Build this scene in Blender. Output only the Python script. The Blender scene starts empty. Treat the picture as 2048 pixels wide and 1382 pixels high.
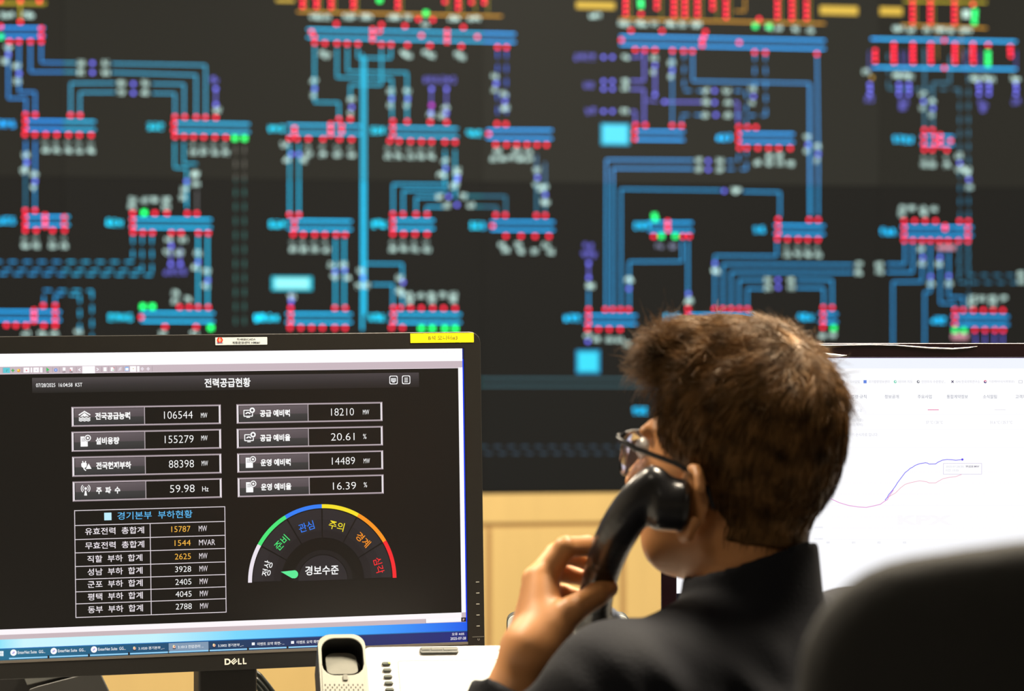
import bpy, bmesh, math, random
import numpy as np
from mathutils import Vector, Matrix

# ---------------------------------------------------------------- camera, world, exposure
SC = bpy.context.scene
COL = SC.collection
F = 6000.0                      # focal length in pixels of the 2048x1382 frame
CW, CH = 2048.0, 1382.0
CZ = 1.25                       # camera height
PIT = math.atan((700 - 691) / F)
FOCUS = 3.27
APER = 0.0168

cam_d = bpy.data.cameras.new('camera')
cam = bpy.data.objects.new('camera', cam_d)
COL.objects.link(cam)
cam_d.sensor_width = 36.0
cam_d.lens = F * 36.0 / CW
cam.location = (0, 0, CZ)
cam.rotation_euler = (math.pi / 2 + PIT, 0, 0)
cam_d.dof.use_dof = True
cam_d.dof.focus_distance = FOCUS
cam_d.dof.aperture_fstop = cam_d.lens / 1000.0 / APER
cam_d.dof.aperture_blades = 0
SC.camera = cam
SC.view_settings.view_transform = 'Standard'
SC.view_settings.look = 'None'
SC.view_settings.exposure = 0.0
SC.view_settings.gamma = 1.0
SC.view_settings.use_curve_mapping = False
SC.cycles.use_denoising = True
SC.cycles.max_bounces = 6
SC.cycles.sample_clamp_indirect = 6

world = bpy.data.worlds.new('world')
SC.world = world
world.use_nodes = True
world.node_tree.nodes['Background'].inputs[0].default_value = (1.0, 0.93, 0.82, 1)
world.node_tree.nodes['Background'].inputs[1].default_value = 0.01

# the room is turned 11.4 degrees so that the video wall recedes to the right
PHI = math.radians(11.4)
WE = Vector((math.cos(PHI), math.sin(PHI), 0))        # along the wall, to the right
WN = Vector((math.sin(PHI), -math.cos(PHI), 0))       # out of the wall, towards the room
W0 = Vector((0, 7.36, 0))
# ceiling lamps: distance along the wall, distance out of the wall, watts
LAMPS = [(-2.2, 1.2, 75), (0.1, 1.2, 75), (2.4, 1.2, 60),
         (-2.0, 3.7, 85), (-0.12, 4.40, 190), (2.4, 3.6, 12),
         (-2.2, 6.4, 9), (2.4, 6.4, 3)]
LAMP_COL = (1.0, 0.86, 0.66)
CEIL = 2.9


def s2l(c):
    c = c / 255.0
    return c / 12.92 if c <= 0.04045 else ((c + 0.055) / 1.055) ** 2.4


def rgb(r, g, b, k=1.0):
    return (s2l(r) * k, s2l(g) * k, s2l(b) * k)


cP, sP = math.cos(PIT), math.sin(PIT)


def ray(u, v):
    x, y, z = (u - CW / 2) / F, 1.0, (CH / 2 - v) / F
    return Vector((x, cP * y - sP * z, sP * y + cP * z))


def at(u, v, d):
    """The world point seen at pixel (u, v) at depth d."""
    r = ray(u, v)
    return Vector((0, 0, CZ)) + r * (d / r.y)


def hit(u, v, p0, n):
    r = ray(u, v)
    o = Vector((0, 0, CZ))
    return o + r * ((p0 - o).dot(n) / r.dot(n))


# ---------------------------------------------------------------- materials
MATS = {}


def mat(name, col, rough=0.5, metal=0.0, spec=0.5, emit=None, noise=None, trans=0.0, coat=0.0, alpha=1.0, bump=None):
    if name in MATS:
        return MATS[name]
    m = bpy.data.materials.new(name)
    m.use_nodes = True
    nt = m.node_tree
    b = nt.nodes['Principled BSDF']
    b.inputs['Base Color'].default_value = (*col, 1)
    b.inputs['Roughness'].default_value = rough
    b.inputs['Metallic'].default_value = metal
    b.inputs['Specular IOR Level'].default_value = spec
    b.inputs['Transmission Weight'].default_value = trans
    b.inputs['Coat Weight'].default_value = coat
    b.inputs['Alpha'].default_value = alpha
    if emit:
        b.inputs['Emission Color'].default_value = (*emit[0], 1)
        b.inputs['Emission Strength'].default_value = emit[1]
    tc = nt.nodes.new('ShaderNodeTexCoord')
    if noise:
        scale, amt, stretch = noise
        mp = nt.nodes.new('ShaderNodeMapping')
        mp.inputs['Scale'].default_value = stretch
        nt.links.new(tc.outputs['Object'], mp.inputs['Vector'])
        nz = nt.nodes.new('ShaderNodeTexNoise')
        nz.inputs['Scale'].default_value = scale
        nz.inputs['Detail'].default_value = 5
        nt.links.new(mp.outputs[0], nz.inputs['Vector'])
        mx = nt.nodes.new('ShaderNodeMix')
        mx.data_type = 'RGBA'
        mx.inputs[6].default_value = (*[c * (1 - amt) for c in col], 1)
        mx.inputs[7].default_value = (*[min(1, c * (1 + amt)) for c in col], 1)
        nt.links.new(nz.outputs['Fac'], mx.inputs[0])
        nt.links.new(mx.outputs[2], b.inputs['Base Color'])
    if bump:
        nb = nt.nodes.new('ShaderNodeTexNoise')
        nb.inputs['Scale'].default_value = bump[0]
        nt.links.new(tc.outputs['Object'], nb.inputs['Vector'])
        bp = nt.nodes.new('ShaderNodeBump')
        bp.inputs['Strength'].default_value = bump[1]
        bp.inputs['Distance'].default_value = 0.002
        nt.links.new(nb.outputs['Fac'], bp.inputs['Height'])
        nt.links.new(bp.outputs[0], b.inputs['Normal'])
    MATS[name] = m
    return m


def screen_mat(name, rough, spec, sampling='AUTO'):
    """A display: black glossy or matt surface that emits the colours stored in its mesh."""
    m = mat(name, (0.004, 0.004, 0.004), rough, 0, spec)
    nt = m.node_tree
    a = nt.nodes.new('ShaderNodeVertexColor')
    a.layer_name = 'pixel'
    b = nt.nodes['Principled BSDF']
    nt.links.new(a.outputs['Color'], b.inputs['Emission Color'])
    b.inputs['Emission Strength'].default_value = 1.0
    m.cycles.emission_sampling = sampling
    return m


# ---------------------------------------------------------------- mesh helpers
def link(name, me, m=None, parent=None, smooth=False, bevel=None):
    o = bpy.data.objects.new(name, me)
    COL.objects.link(o)
    if m is not None:
        for mm in (m if isinstance(m, (list, tuple)) else [m]):
            me.materials.append(mm)
    if smooth:
        me.polygons.foreach_set('use_smooth', [True] * len(me.polygons))
    if bevel:
        md = o.modifiers.new('bevel', 'BEVEL')
        md.width, md.segments = bevel
        md.limit_method = 'ANGLE'
        md.angle_limit = math.radians(40)
        me.polygons.foreach_set('use_smooth', [True] * len(me.polygons))
        md.harden_normals = True
    if parent is not None:
        o.parent = parent
        o.matrix_parent_inverse = parent.matrix_basis.inverted()
    return o


def tag(o, label, cat=None, group=None, kind=None):
    if label:
        o['label'] = label
    if cat:
        o['category'] = cat
    if group:
        o['group'] = group
    if kind:
        o['kind'] = kind
    return o


def empty(name, loc, label, cat, group=None):
    o = bpy.data.objects.new(name, None)
    COL.objects.link(o)
    o.location = loc
    o.empty_display_size = 0.05
    bpy.context.view_layer.update()
    return tag(o, label, cat, group)


class MB:
    """Collects simple shapes into one mesh."""
    def __init__(s):
        s.v, s.f = [], []

    def add(s, vs, fs):
        n = len(s.v)
        s.v += [tuple(p) for p in vs]
        s.f += [tuple(i + n for i in f) for f in fs]
        return s

    def frame_box(s, o, ex, ey, ez, a, b):
        """Box between local corners a and b in the frame o, ex, ey, ez."""
        vs = []
        for k in (a[2], b[2]):
            for j in (a[1], b[1]):
                for i in (a[0], b[0]):
                    vs.append(o + ex * i + ey * j + ez * k)
        return s.add(vs, [(0, 2, 3, 1), (4, 5, 7, 6), (0, 1, 5, 4), (2, 6, 7, 3), (0, 4, 6, 2), (1, 3, 7, 5)])

    def box(s, a, b):
        return s.frame_box(Vector((0, 0, 0)), Vector((1, 0, 0)), Vector((0, 1, 0)), Vector((0, 0, 1)), a, b)

    def prism(s, pts, off):
        """A polygon (world points) pushed along the vector off."""
        n = len(pts)
        vs = list(pts) + [p + off for p in pts]
        fs = [tuple(range(n)), tuple(range(2 * n - 1, n - 1, -1))]
        fs += [(i, i + n, (i + 1) % n + n, (i + 1) % n) for i in range(n)]
        return s.add(vs, fs)

    def tube(s, pts, r, n=10, cap=True):
        pts = [Vector(p) for p in pts]
        rs = r if isinstance(r, (list, tuple)) else [r] * len(pts)
        up = Vector((0, 0, 1))
        vs = []
        prev = None
        for i, p in enumerate(pts):
            d = (pts[min(i + 1, len(pts) - 1)] - pts[max(i - 1, 0)]).normalized()
            if prev is None:
                a = d.cross(up if abs(d.z) < 0.9 else Vector((1, 0, 0))).normalized()
            else:
                a = (prev - d * prev.dot(d)).normalized()
            prev = a
            b = d.cross(a)
            for k in range(n):
                t = 2 * math.pi * k / n
                vs.append(p + (a * math.cos(t) + b * math.sin(t)) * rs[i])
        fs = []
        for i in range(len(pts) - 1):
            for k in range(n):
                fs.append((i * n + k, i * n + (k + 1) % n, (i + 1) * n + (k + 1) % n, (i + 1) * n + k))
        if cap:
            fs.append(tuple(range(n - 1, -1, -1)))
            fs.append(tuple(range((len(pts) - 1) * n, len(pts) * n)))
        return s.add(vs, fs)

    def build(s, name, m, parent=None, smooth=False, bevel=None):
        me = bpy.data.meshes.new(name)
        me.from_pydata([tuple(p) for p in s.v], [], s.f)
        bm = bmesh.new()
        bm.from_mesh(me)
        bmesh.ops.recalc_face_normals(bm, faces=bm.faces)
        bm.to_mesh(me)
        bm.free()
        return link(name, me, m, parent, smooth, bevel)


def round_rect(x0, y0, x1, y1, r, n=6):
    if not isinstance(r, (list, tuple)):
        r = [r] * 4                                     # tr, tl, bl, br
    out = []
    for (cx, cy, sx, sy, a0, rr) in ((x1, y1, -1, -1, 0, r[0]), (x0, y1, 1, -1, 90, r[1]), (x0, y0, 1, 1, 180, r[2]), (x1, y0, -1, 1, 270, r[3])):
        for k in range(n + 1):
            a = math.radians(a0 + 90 * k / n)
            out.append((cx + sx * rr + rr * math.cos(a), cy + sy * rr + rr * math.sin(a)))
    return out


# ---------------------------------------------------------------- text outlines
_TXT = {}


def text_polys(s, bold=0.0):
    key = (s, bold)
    if key in _TXT:
        return _TXT[key]
    c = bpy.data.curves.new('text', 'FONT')
    c.body = s
    c.offset = bold
    c.resolution_u = 3
    o = bpy.data.objects.new('text', c)
    COL.objects.link(o)
    bpy.context.view_layer.update()
    ev = o.evaluated_get(bpy.context.evaluated_depsgraph_get())
    me = ev.to_mesh()
    vs = [(v.co.x, v.co.y) for v in me.vertices]
    fs = [tuple(p.vertices) for p in me.polygons]
    ev.to_mesh_clear()
    bpy.data.objects.remove(o)
    bpy.data.curves.remove(c)
    xs = [v[0] for v in vs]
    ys = [v[1] for v in vs]
    x0, x1, y0, y1 = min(xs), max(xs), min(ys), max(ys)
    vs = [((x - x0) / (x1 - x0) - .5, (y - y0) / (y1 - y0) - .5) for x, y in vs]
    _TXT[key] = (vs, fs)
    return _TXT[key]


class Flat:
    """Coloured flat artwork on a plane: origin o, axes ex, ez, facing n."""
    def __init__(s, o, ex, ez, n, step=0.00004):
        s.o, s.ex, s.ez, s.n, s.step = o, ex, ez, n, step
        s.v, s.f, s.c = [], [], []
        s.top = 0

    def px(s, u, v):
        p = hit(u, v, s.o, s.n) - s.o
        return (p.dot(s.ex), p.dot(s.ez))

    def poly(s, pts, cols, layer=1):
        if not isinstance(cols[0], (tuple, list)):
            cols = [cols] * len(pts)
        n = len(s.v)
        for (x, z) in pts:
            s.v.append(tuple(s.o + s.ex * x + s.ez * z + s.n * (layer * s.step)))
        s.f.append(tuple(range(n, n + len(pts))))
        s.c += list(cols)

    def rect(s, x0, z0, x1, z1, c, layer=1):
        """c: one colour, or (left-bottom, right-bottom, right-top, left-top)."""
        s.poly([(x0, z0), (x1, z0), (x1, z1), (x0, z1)], c, layer)

    def prect(s, tl, br, c, layer=1):
        a, b = s.px(*tl), s.px(*br)
        s.rect(a[0], b[1], b[0], a[1], c, layer)

    def pline(s, pts, w, c, layer=2):
        """Polyline through pixel positions, w in metres."""
        q = [Vector(s.px(*p)) for p in pts]
        for a, b in zip(q, q[1:]):
            d = (b - a)
            if d.length < 1e-7:
                continue
            d.normalize()
            nn = Vector((-d.y, d.x)) * (w / 2)
            e = d * (w * .25)
            s.poly([a - nn - e, b - nn + e, b + nn + e, a + nn - e], c, layer)

    def disc(s, u, v, r, c, layer=2, n=20, a0=0, a1=360, r0=0):
        cx, cz = s.px(u, v)
        s.ldisc(cx, cz, r, c, layer, n, a0, a1, r0)

    def ldisc(s, cx, cz, r, c, layer=2, n=20, a0=0, a1=360, r0=0):
        for k in range(n):
            t0 = math.radians(a0 + (a1 - a0) * k / n)
            t1 = math.radians(a0 + (a1 - a0) * (k + 1) / n)
            p = [(cx + r * math.cos(t0), cz + r * math.sin(t0)), (cx + r * math.cos(t1), cz + r * math.sin(t1))]
            if r0:
                p += [(cx + r0 * math.cos(t1), cz + r0 * math.sin(t1)), (cx + r0 * math.cos(t0), cz + r0 * math.sin(t0))]
            else:
                p += [(cx, cz)]
            s.poly(p, c, layer)

    def text(s, t, u, v, w, h, c, layer=3, bold=0.0, rot=0.0, xpos=None):
        """Text centred on pixel (u, v), w x h pixels."""
        cx, cz = s.px(u, v)
        ax = s.px(u + 1, v)[0] - cx
        az = cz - s.px(u, v + 1)[1]
        vs, fs = text_polys(t, bold)
        cr, sr = math.cos(math.radians(rot)), math.sin(math.radians(rot))
        n = len(s.v)
        for x, y in vs:
            x, y = x * w * ax, y * h * az
            x, y = x * cr - y * sr, x * sr + y * cr
            s.v.append(tuple(s.o + s.ex * (cx + x) + s.ez * (cz + y) + s.n * (layer * s.step)))
        for f in fs:
            s.f.append(tuple(i + n for i in f))
            s.c += [c] * len(f)

    def build(s, name, m, parent=None):
        me = bpy.data.meshes.new(name)
        me.from_pydata(s.v, [], s.f)
        # colours are stored per corner, in the order the faces were added
        a = me.color_attributes.new('pixel', 'FLOAT_COLOR', 'CORNER')
        flat = np.ones((len(s.c), 4), dtype=np.float32)
        flat[:, :3] = np.array([tuple(c[:3]) for c in s.c], dtype=np.float32)
        a.data.foreach_set('color', flat.ravel())
        # one facing for all faces
        me.update()
        return link(name, me, m, parent)


# ---------------------------------------------------------------- implicit surfaces for bodies
def smin(a, b, k):
    h = np.clip(.5 + .5 * (b - a) / k, 0, 1)
    return b + (a - b) * h - k * h * (1 - h)


def sd_ell(P, c, r):
    q = (P - np.array(c)) / np.array(r)
    k0 = np.sqrt((q ** 2).sum(1)) + 1e-9
    k1 = np.sqrt(((q / np.array(r)) ** 2).sum(1)) + 1e-9
    return k0 * (k0 - 1) / k1


def sd_cone(P, a, b, r0, r1):
    a, b = np.array(a), np.array(b)
    ab = b - a
    t = np.clip(((P - a) @ ab) / (ab @ ab), 0, 1)
    return np.sqrt(((P - a - t[:, None] * ab) ** 2).sum(1)) - (r0 + (r1 - r0) * t)


def sd_box(P, c, h, r):
    q = np.abs(P - np.array(c)) - (np.array(h) - r)
    return np.sqrt((np.maximum(q, 0) ** 2).sum(1)) + np.minimum(q.max(1), 0) - r


def surface(fn, lo, hi, h):
    """Surface nets of fn over the box, evaluated only in blocks near the surface."""
    lo, hi = np.array(lo, float), np.array(hi, float)
    B = 16
    nb = np.ceil((hi - lo) / (h * B)).astype(int)
    dims = nb * B + 1
    V = np.full(dims, 1.0, np.float32)
    ci = np.stack(np.meshgrid(*[np.arange(n) for n in nb], indexing='ij'), -1).reshape(-1, 3)
    cc = lo + (ci + .5) * (B * h)
    dc = fn(cc)
    rad = B * h * math.sqrt(3) / 2
    loc = np.stack(np.meshgrid(*[np.arange(B + 1)] * 3, indexing='ij'), -1).reshape(-1, 3)
    for k, d in zip(ci, dc):
        b0 = k * B
        sl = tuple(slice(b0[i], b0[i] + B + 1) for i in range(3))
        if abs(d) > rad * 1.7 + .01:
            if d < 0:
                V[sl] = -1
            continue
        P = lo + (b0 + loc) * h
        V[sl] = fn(P).reshape(B + 1, B + 1, B + 1)
    ins = V < 0
    c8 = [ins[i:dims[0] - 1 + i, j:dims[1] - 1 + j, l:dims[2] - 1 + l] for i in (0, 1) for j in (0, 1) for l in (0, 1)]
    tot = sum(c.astype(np.int8) for c in c8)
    act = (tot > 0) & (tot < 8)
    idx = np.argwhere(act)
    ids = np.full(act.shape, -1, np.int64)
    ids[act] = np.arange(len(idx))
    acc = np.zeros((len(idx), 3))
    cnt = np.zeros(len(idx))
    corners = [(i, j, l) for i in (0, 1) for j in (0, 1) for l in (0, 1)]
    for a in corners:
        for ax in range(3):
            if a[ax]:
                continue
            b = list(a)
            b[ax] = 1
            va = V[tuple((idx + a).T)]
            vb = V[tuple((idx + b).T)]
            m = (va < 0) != (vb < 0)
            t = np.where(m, va / np.where(m, va - vb, 1), 0)
            p = np.repeat(np.array([a], float), len(idx), 0)
            p[:, ax] += t
            acc[m] += p[m]
            cnt[m] += 1
    verts = lo + (idx + acc / cnt[:, None]) * h
    faces = []
    for ax in range(3):
        o1, o2 = [(1, 2), (2, 0), (0, 1)][ax]
        sa = [slice(1, n - 1) for n in dims]
        sa[ax] = slice(0, dims[ax] - 1)
        sb = list(sa)
        sb[ax] = slice(1, dims[ax])
        A, Bv = ins[tuple(sa)], ins[tuple(sb)]
        off = np.array([1, 1, 1])
        off[ax] = 0
        for flip in (False, True):
            e = np.argwhere((A & ~Bv) if not flip else (~A & Bv)) + off
            if len(e) == 0:
                continue
            d1, d2 = np.zeros(3, int), np.zeros(3, int)
            d1[o1], d2[o2] = 1, 1
            q = [ids[tuple((e - d1 - d2).T)], ids[tuple((e - d2).T)], ids[tuple(e.T)], ids[tuple((e - d1).T)]]
            if flip:
                q = q[::-1]
            faces.append(np.stack(q, 1))
    faces = np.concatenate(faces)
    faces = faces[(faces >= 0).all(1)]
    return verts, faces


def np_mesh(name, parts):
    n, vs, fs = 0, [], []
    for v, f in parts:
        vs.append(v)
        fs.append(f + n)
        n += len(v)
    v, f = np.concatenate(vs), np.concatenate(fs)
    me = bpy.data.meshes.new(name)
    me.vertices.add(len(v))
    me.vertices.foreach_set('co', v.astype(np.float32).ravel())
    k = f.shape[1]
    me.loops.add(f.size)
    me.loops.foreach_set('vertex_index', f.astype(np.int32).ravel())
    me.polygons.add(len(f))
    me.polygons.foreach_set('loop_start', np.arange(0, f.size, k, dtype=np.int32))
    me.polygons.foreach_set('loop_total', np.full(len(f), k, dtype=np.int32))
    me.update()
    me.validate()
    return me


# ---------------------------------------------------------------- the room
wood = mat('pale_oak_veneer', (0.60, 0.435, 0.175), 0.45, noise=(3.0, 0.10, (6, 6, 0.8)))
wood_dark = mat('oak_veneer_groove', (0.42, 0.26, 0.10), 0.6, noise=(3.0, 0.08, (6, 6, 0.8)))
plaster = mat('wall_paint', (0.30, 0.28, 0.25), 0.8, noise=(6, 0.03, (1, 1, 1)))
ceil_m = mat('ceiling_tile', (0.32, 0.31, 0.29), 0.9, noise=(40, 0.04, (1, 1, 1)))
carpet = mat('grey_carpet', (0.10, 0.10, 0.105), 0.95, noise=(160, 0.25, (1, 1, 1)))
dark_metal = mat('black_cabinet_steel', (0.012, 0.012, 0.013), 0.5)

EZ = Vector((0, 0, 1))
RW, RD = 4.0, 9.2          # half width, depth from the video wall


def room_box(name, s0, s1, n0, n1, z0, z1, m):
    o = MB().frame_box(W0, WE, WN, EZ, (s0, n0, z0), (s1, n1, z1)).build(name, m)
    tag(o, None, None, None, 'structure')
    return o


room_box('floor', -RW, RW, -0.75, RD, -0.10, 0.0, carpet)
room_box('ceiling', -RW, RW, -0.75, RD, CEIL, CEIL + .1, ceil_m)
room_box('wall_left', -RW - .1, -RW, -0.75, RD, 0, CEIL, plaster)
room_box('wall_right', RW, RW + .1, -0.75, RD, 0, CEIL, plaster)
room_box('wall_near', -RW, RW, RD, RD + .1, 0, CEIL, plaster)
room_box('wall_back', -RW, RW, -0.75, -0.65, 0, CEIL, dark_metal)

# oak console wall below the video wall
ZB = 0.90                                        # lower edge of the display panels
b = MB().frame_box(W0, WE, WN, EZ, (-RW, -0.60, 0.0), (RW, -0.006, ZB - .003))
tag(b.build('wall_lower', wood_dark), None, None, None, 'structure')
zr = CZ - (1050 - 700) / F * 7.36                # groove below the top rail
tag(MB().frame_box(W0, WE, WN, EZ, (-RW, -0.006, zr + .006), (RW, 0.0, ZB - .003)).build('trim_1', wood), None, None, None, 'structure')


def wall_s(u):
    return (hit(u, 900, W0, WN) - W0).dot(WE)


gro = [wall_s(978), wall_s(1246)]
wd = gro[1] - gro[0]
edges = [gro[0] + wd * k for k in range(-13, 14)]
i_t = 2
for a, c in zip(edges, edges[1:]):
    if a < -RW or c > RW:
        continue
    o = MB().frame_box(W0, WE, WN, EZ, (a + .007, -0.006, 0.1), (c - .007, 0.0, zr - .006)).build('trim_%d' % i_t, wood)
    tag(o, None, None, None, 'structure')
    i_t += 1

# ceiling lamps
lamp_white = mat('lamp_diffuser', (0.9, 0.9, 0.9), 0.6, emit=((1.0, 0.9, 0.75), 2.2))
lamp_frame = mat('lamp_frame_white', (0.75, 0.75, 0.75), 0.5)
for s, n, w in LAMPS:
    p = W0 + WE * s + WN * n + EZ * CEIL
    side = 'far' if n < 2 else ('middle' if n < 5 else 'near')
    lr = 'left' if s < -1 else ('right' if s > 1 else 'centre')
    e = empty('ceiling_light', p, 'square recessed ceiling light panel, %s row, %s of the room' % (side, lr), 'ceiling light', 'recessed ceiling light panels')
    q = .32
    fr = MB()
    for a, c in (((-q, -q), (q, -q + .03)), ((-q, q - .03), (q, q)), ((-q, -q + .03), (-q + .03, q - .03)), ((q - .03, -q + .03), (q, q - .03))):
        fr.frame_box(p, WE, WN, EZ, (a[0], a[1], -.02), (c[0], c[1], 0))
    fr.build('frame', lamp_frame, e)
    MB().frame_box(p, WE, WN, EZ, (-q + .03, -q + .03, -.012), (q - .03, q - .03, 0)).build('diffuser', lamp_white, e)
    ld = bpy.data.lights.new('lamp_glow', 'AREA')
    ld.shape = 'SQUARE'
    ld.size = 0.6
    ld.energy = w
    ld.color = LAMP_COL
    lo = bpy.data.objects.new('lamp_glow', ld)
    COL.objects.link(lo)
    lo.parent = e
    lo.location = (0, 0, -.03)

# ---------------------------------------------------------------- video wall
PW, PH = 1.016, 0.762
sL = wall_s(965)                                 # seam between the second and third columns
SE = [sL - 2 * PW, sL - PW, sL, sL + PW, sL + 2 * PW]
ZE = [ZB, ZB + PH, ZB + 2 * PH]

CROPS = {1: (0, 0), 2: (500, 0), 3: (1000, 0), 4: (1528, 0), 5: (0, 340), 6: (500, 340), 7: (1000, 340), 8: (1528, 340)}
ZS = 2048 / 520.0
ART = []                                          # (points, colour, layer)
rnd = random.Random(5)


def W(k, x, y):
    if k:
        x, y = CROPS[k][0] + x / ZS, CROPS[k][1] + y / ZS
    p = hit(x, y, W0, WN) - W0
    return Vector((p.dot(WE), p.z))


PXM = 7.36 / F                                    # one photo pixel on the wall, metres
C_LINK = (0.02, 0.62, 1.20)
C_BUS = (0.01, 1.05, 2.15)
C_CY = (0.0, 0.75, 1.35)
C_DIM = (0.02, 0.30, 0.46)
C_VIO = (0.27, 0.26, 1.25)
C_ORA = (0.95, 0.45, 0.03)
C_YEL = (0.85, 0.68, 0.02)
C_RED = (3.0, 0.035, 0.16)
C_GRN = (0.02, 2.3, 0.42)
C_TXT = (1.15, 1.65, 1.52)
C_LBL = (0.0, 2.0, 3.3)


def quad(a, b, w, c, layer):
    d = b - a
    if d.length < 1e-6:
        return
    d.normalize()
    n = Vector((-d.y, d.x)) * (w / 2)
    ART.append(([a - n, b - n, b + n, a + n], c, layer))


def L(k, pts, c=C_LINK, w=2.6, dash=False, layer=1):
    q = [W(k, *p) for p in pts]
    for a, b in zip(q, q[1:]):
        if not dash:
            quad(a, b, w * PXM, c, layer)
        else:
            ln, st = (b - a).length, 28 * PXM / 1.0
            d = (b - a).normalized()
            t = 0
            while t < ln:
                quad(a + d * t, a + d * min(ln, t + st * .52), w * PXM, c, layer)
                t += st


def sq(k, x, y, s, c, layer):
    p = W(k, x, y)
    h = s * PXM / 2
    ART.append(([p + Vector((-h, -h)), p + Vector((h, -h)), p + Vector((h, h)), p + Vector((-h, h))], c, layer))


def R(k, pts):
    for x, y in pts:
        sq(k, x, y, 6.6, C_RED, 4)


def G(k, pts):
    for x, y in pts:
        sq(k, x, y, 9.5, C_GRN, 5)


def P(k, pts):
    for x, y in pts:
        sq(k, x, y, 6.0, (0.42, 0.42, 2.3), 4)


def glyph(p, w, h, c, layer=4, n=4):
    """A tiny character: a few strokes in a w x h pixel cell."""
    t = 1.15 * PXM
    X = [p.x - w * PXM / 2, p.x + w * PXM / 2]
    Z = [p.y - h * PXM / 2, p.y, p.y + h * PXM / 2]
    seg = [((X[0], Z[0]), (X[1], Z[0])), ((X[0], Z[1]), (X[1], Z[1])), ((X[0], Z[2]), (X[1], Z[2])),
           ((X[0], Z[0]), (X[0], Z[1])), ((X[0], Z[1]), (X[0], Z[2])), ((X[1], Z[0]), (X[1], Z[1])), ((X[1], Z[1]), (X[1], Z[2]))]
    for a, b in rnd.sample(seg, n):
        quad(Vector(a), Vector(b), t, c, layer)


def T(k, pts, c=C_TXT, n=3):
    for x, y in pts:
        p = W(k, x, y)
        for i in range(n):
            glyph(p + Vector(((i - (n - 1) / 2) * 4.6 * PXM + rnd.uniform(-.5, .5) * PXM, rnd.uniform(-.7, .7) * PXM)), 3.2, 8.5, c, n=rnd.choice((4, 4, 5)))


def V3(k, pts):
    """A number, a small arrow, another number stacked above one another."""
    for x, y in pts:
        T(k, [(x, y)])
        T(k, [(x - 6, y + 110)], n=2)
        P(k, [(x + 6, y + 60)])


def LB(k, x0, x1, y, c=C_LBL, h=10):
    a, b = W(k, x0, y), W(k, x1, y)
    a = a + Vector((3 * PXM, 0))
    b = b - Vector((4 * PXM, 0))
    n = max(2, round((b.x - a.x) / (11.5 * PXM)))
    for i in range(n):
        p = a + (b - a) * ((i + .5) / n) + Vector((0, rnd.uniform(-1, 1) * PXM))
        glyph(p, 6, h * 1.15, c, n=5)
        glyph(p + Vector((rnd.uniform(-1.5, 1.5) * PXM, 0)), 2.5, h * .8, c, n=rnd.choice((1, 3)))


def BX(k, x0, y0, x1, y1, c, layer=3):
    a, b = W(k, x0, y0), W(k, x1, y1)
    ART.append(([Vector((a.x, b.y)), Vector((b.x, b.y)), Vector((b.x, a.y)), Vector((a.x, a.y))], c, layer))


def BUS(k, x0, x1, y0, top=(), bot=(), mid=(), gt=(), gb=(), dbl=(), y1=None, tb=None, col=C_BUS):
    """A double bus bar with its breakers; tb: drop at which number labels stand under the breakers."""
    y1 = y0 if y1 is None else y1
    yy = lambda x: y0 + (y1 - y0) * (x - x0) / (x1 - x0)
    for s in (-32, 32):
        L(k, [(x0, y0 + s), (x1, y1 + s)], col, 3.0, layer=2)
    R(k, [(x, yy(x) - 80) for x in top] + [(x, yy(x) + 75) for x in bot])
    R(k, [(x, yy(x) + s) for x in mid for s in (-28, 28)])
    R(k, [(x, yy(x) + s) for x in dbl for s in (-42, 0, 42)])
    G(k, [(x, yy(x) - 82) for x in gt] + [(x, yy(x) + 80) for x in gb])
    if tb:
        for x in bot if tb is True else tb:
            T(k, [(x, yy(x) + 195)])
            T(k, [(x - 8, yy(x) + 140)], tuple(q * .45 for q in C_TXT), n=2)


# upper left
BX(1, -60, 8, 355, 46, tuple(q * .35 for q in C_YEL), 1)
L(1, [(-60, 25), (365, 25)], C_YEL)
L(1, [(160, 30), (160, 150)], C_YEL)
R(1, [(0, 5), (160, 8), (310, 8)])
T(1, [(30, 118), (80, 120), (205, 118), (240, 120), (65, 378), (40, 485)])
BUS(1, -60, 350, 252, top=[160], bot=[75, 150, 240, 325], mid=[325], gb=[])
R(1, [(5, 208)])
G(1, [(6, 290)])
L(1, [(150, 350), (150, 725), (277, 725), (277, 900)])
L(1, [(65, 350), (65, 775), (205, 775), (205, 900)])
L(1, [(240, 350), (240, 567), (600, 567)])
L(1, [(880, 570), (1545, 592), (1545, 930)])
L(1, [(325, 350), (325, 492), (600, 496)])
L(1, [(880, 500), (1620, 514), (1620, 930)])
T(1, [(640, 495), (830, 497), (635, 570), (830, 575), (955, 655), (1140, 655), (955, 728), (1140, 730), (130, 520), (135, 640)])
P(1, [(728, 497), (728, 572), (1050, 660), (1050, 733), (65, 430), (150, 580), (1700, 700), (1700, 825)])
L(1, [(557, 900), (557, 655), (905, 655)])
L(1, [(1200, 660), (1450, 664), (1450, 920)])
L(1, [(630, 900), (630, 728), (905, 728)])
L(1, [(1200, 735), (1378, 737), (1378, 920)])
LB(1, 1650, 1730, 625, C_VIO)
L(1, [(1700, 700), (1700, 830)], C_VIO, 2)
T(1, [(1712, 870)])
LB(1, -30, 140, 980)
LB(1, 1140, 1310, 998)
BUS(1, 190, 750, 983, top=[200, 277, 555, 630], mid=[200], bot=[195, 275, 360, 447, 540, 625, 718], tb=[360, 447, 540, 625, 718], y1=990)
BUS(1, 1365, 1965, 1000, top=[1378, 1455, 1545, 1618, 1700], mid=[1370], bot=[1378, 1450, 1525, 1605, 1693, 1778], gb=[1850, 1925], tb=[1525, 1605, 1693, 1778], y1=1010)
L(1, [(202, 1110), (202, 1340)])
L(1, [(277, 1110), (277, 1340)])
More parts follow.
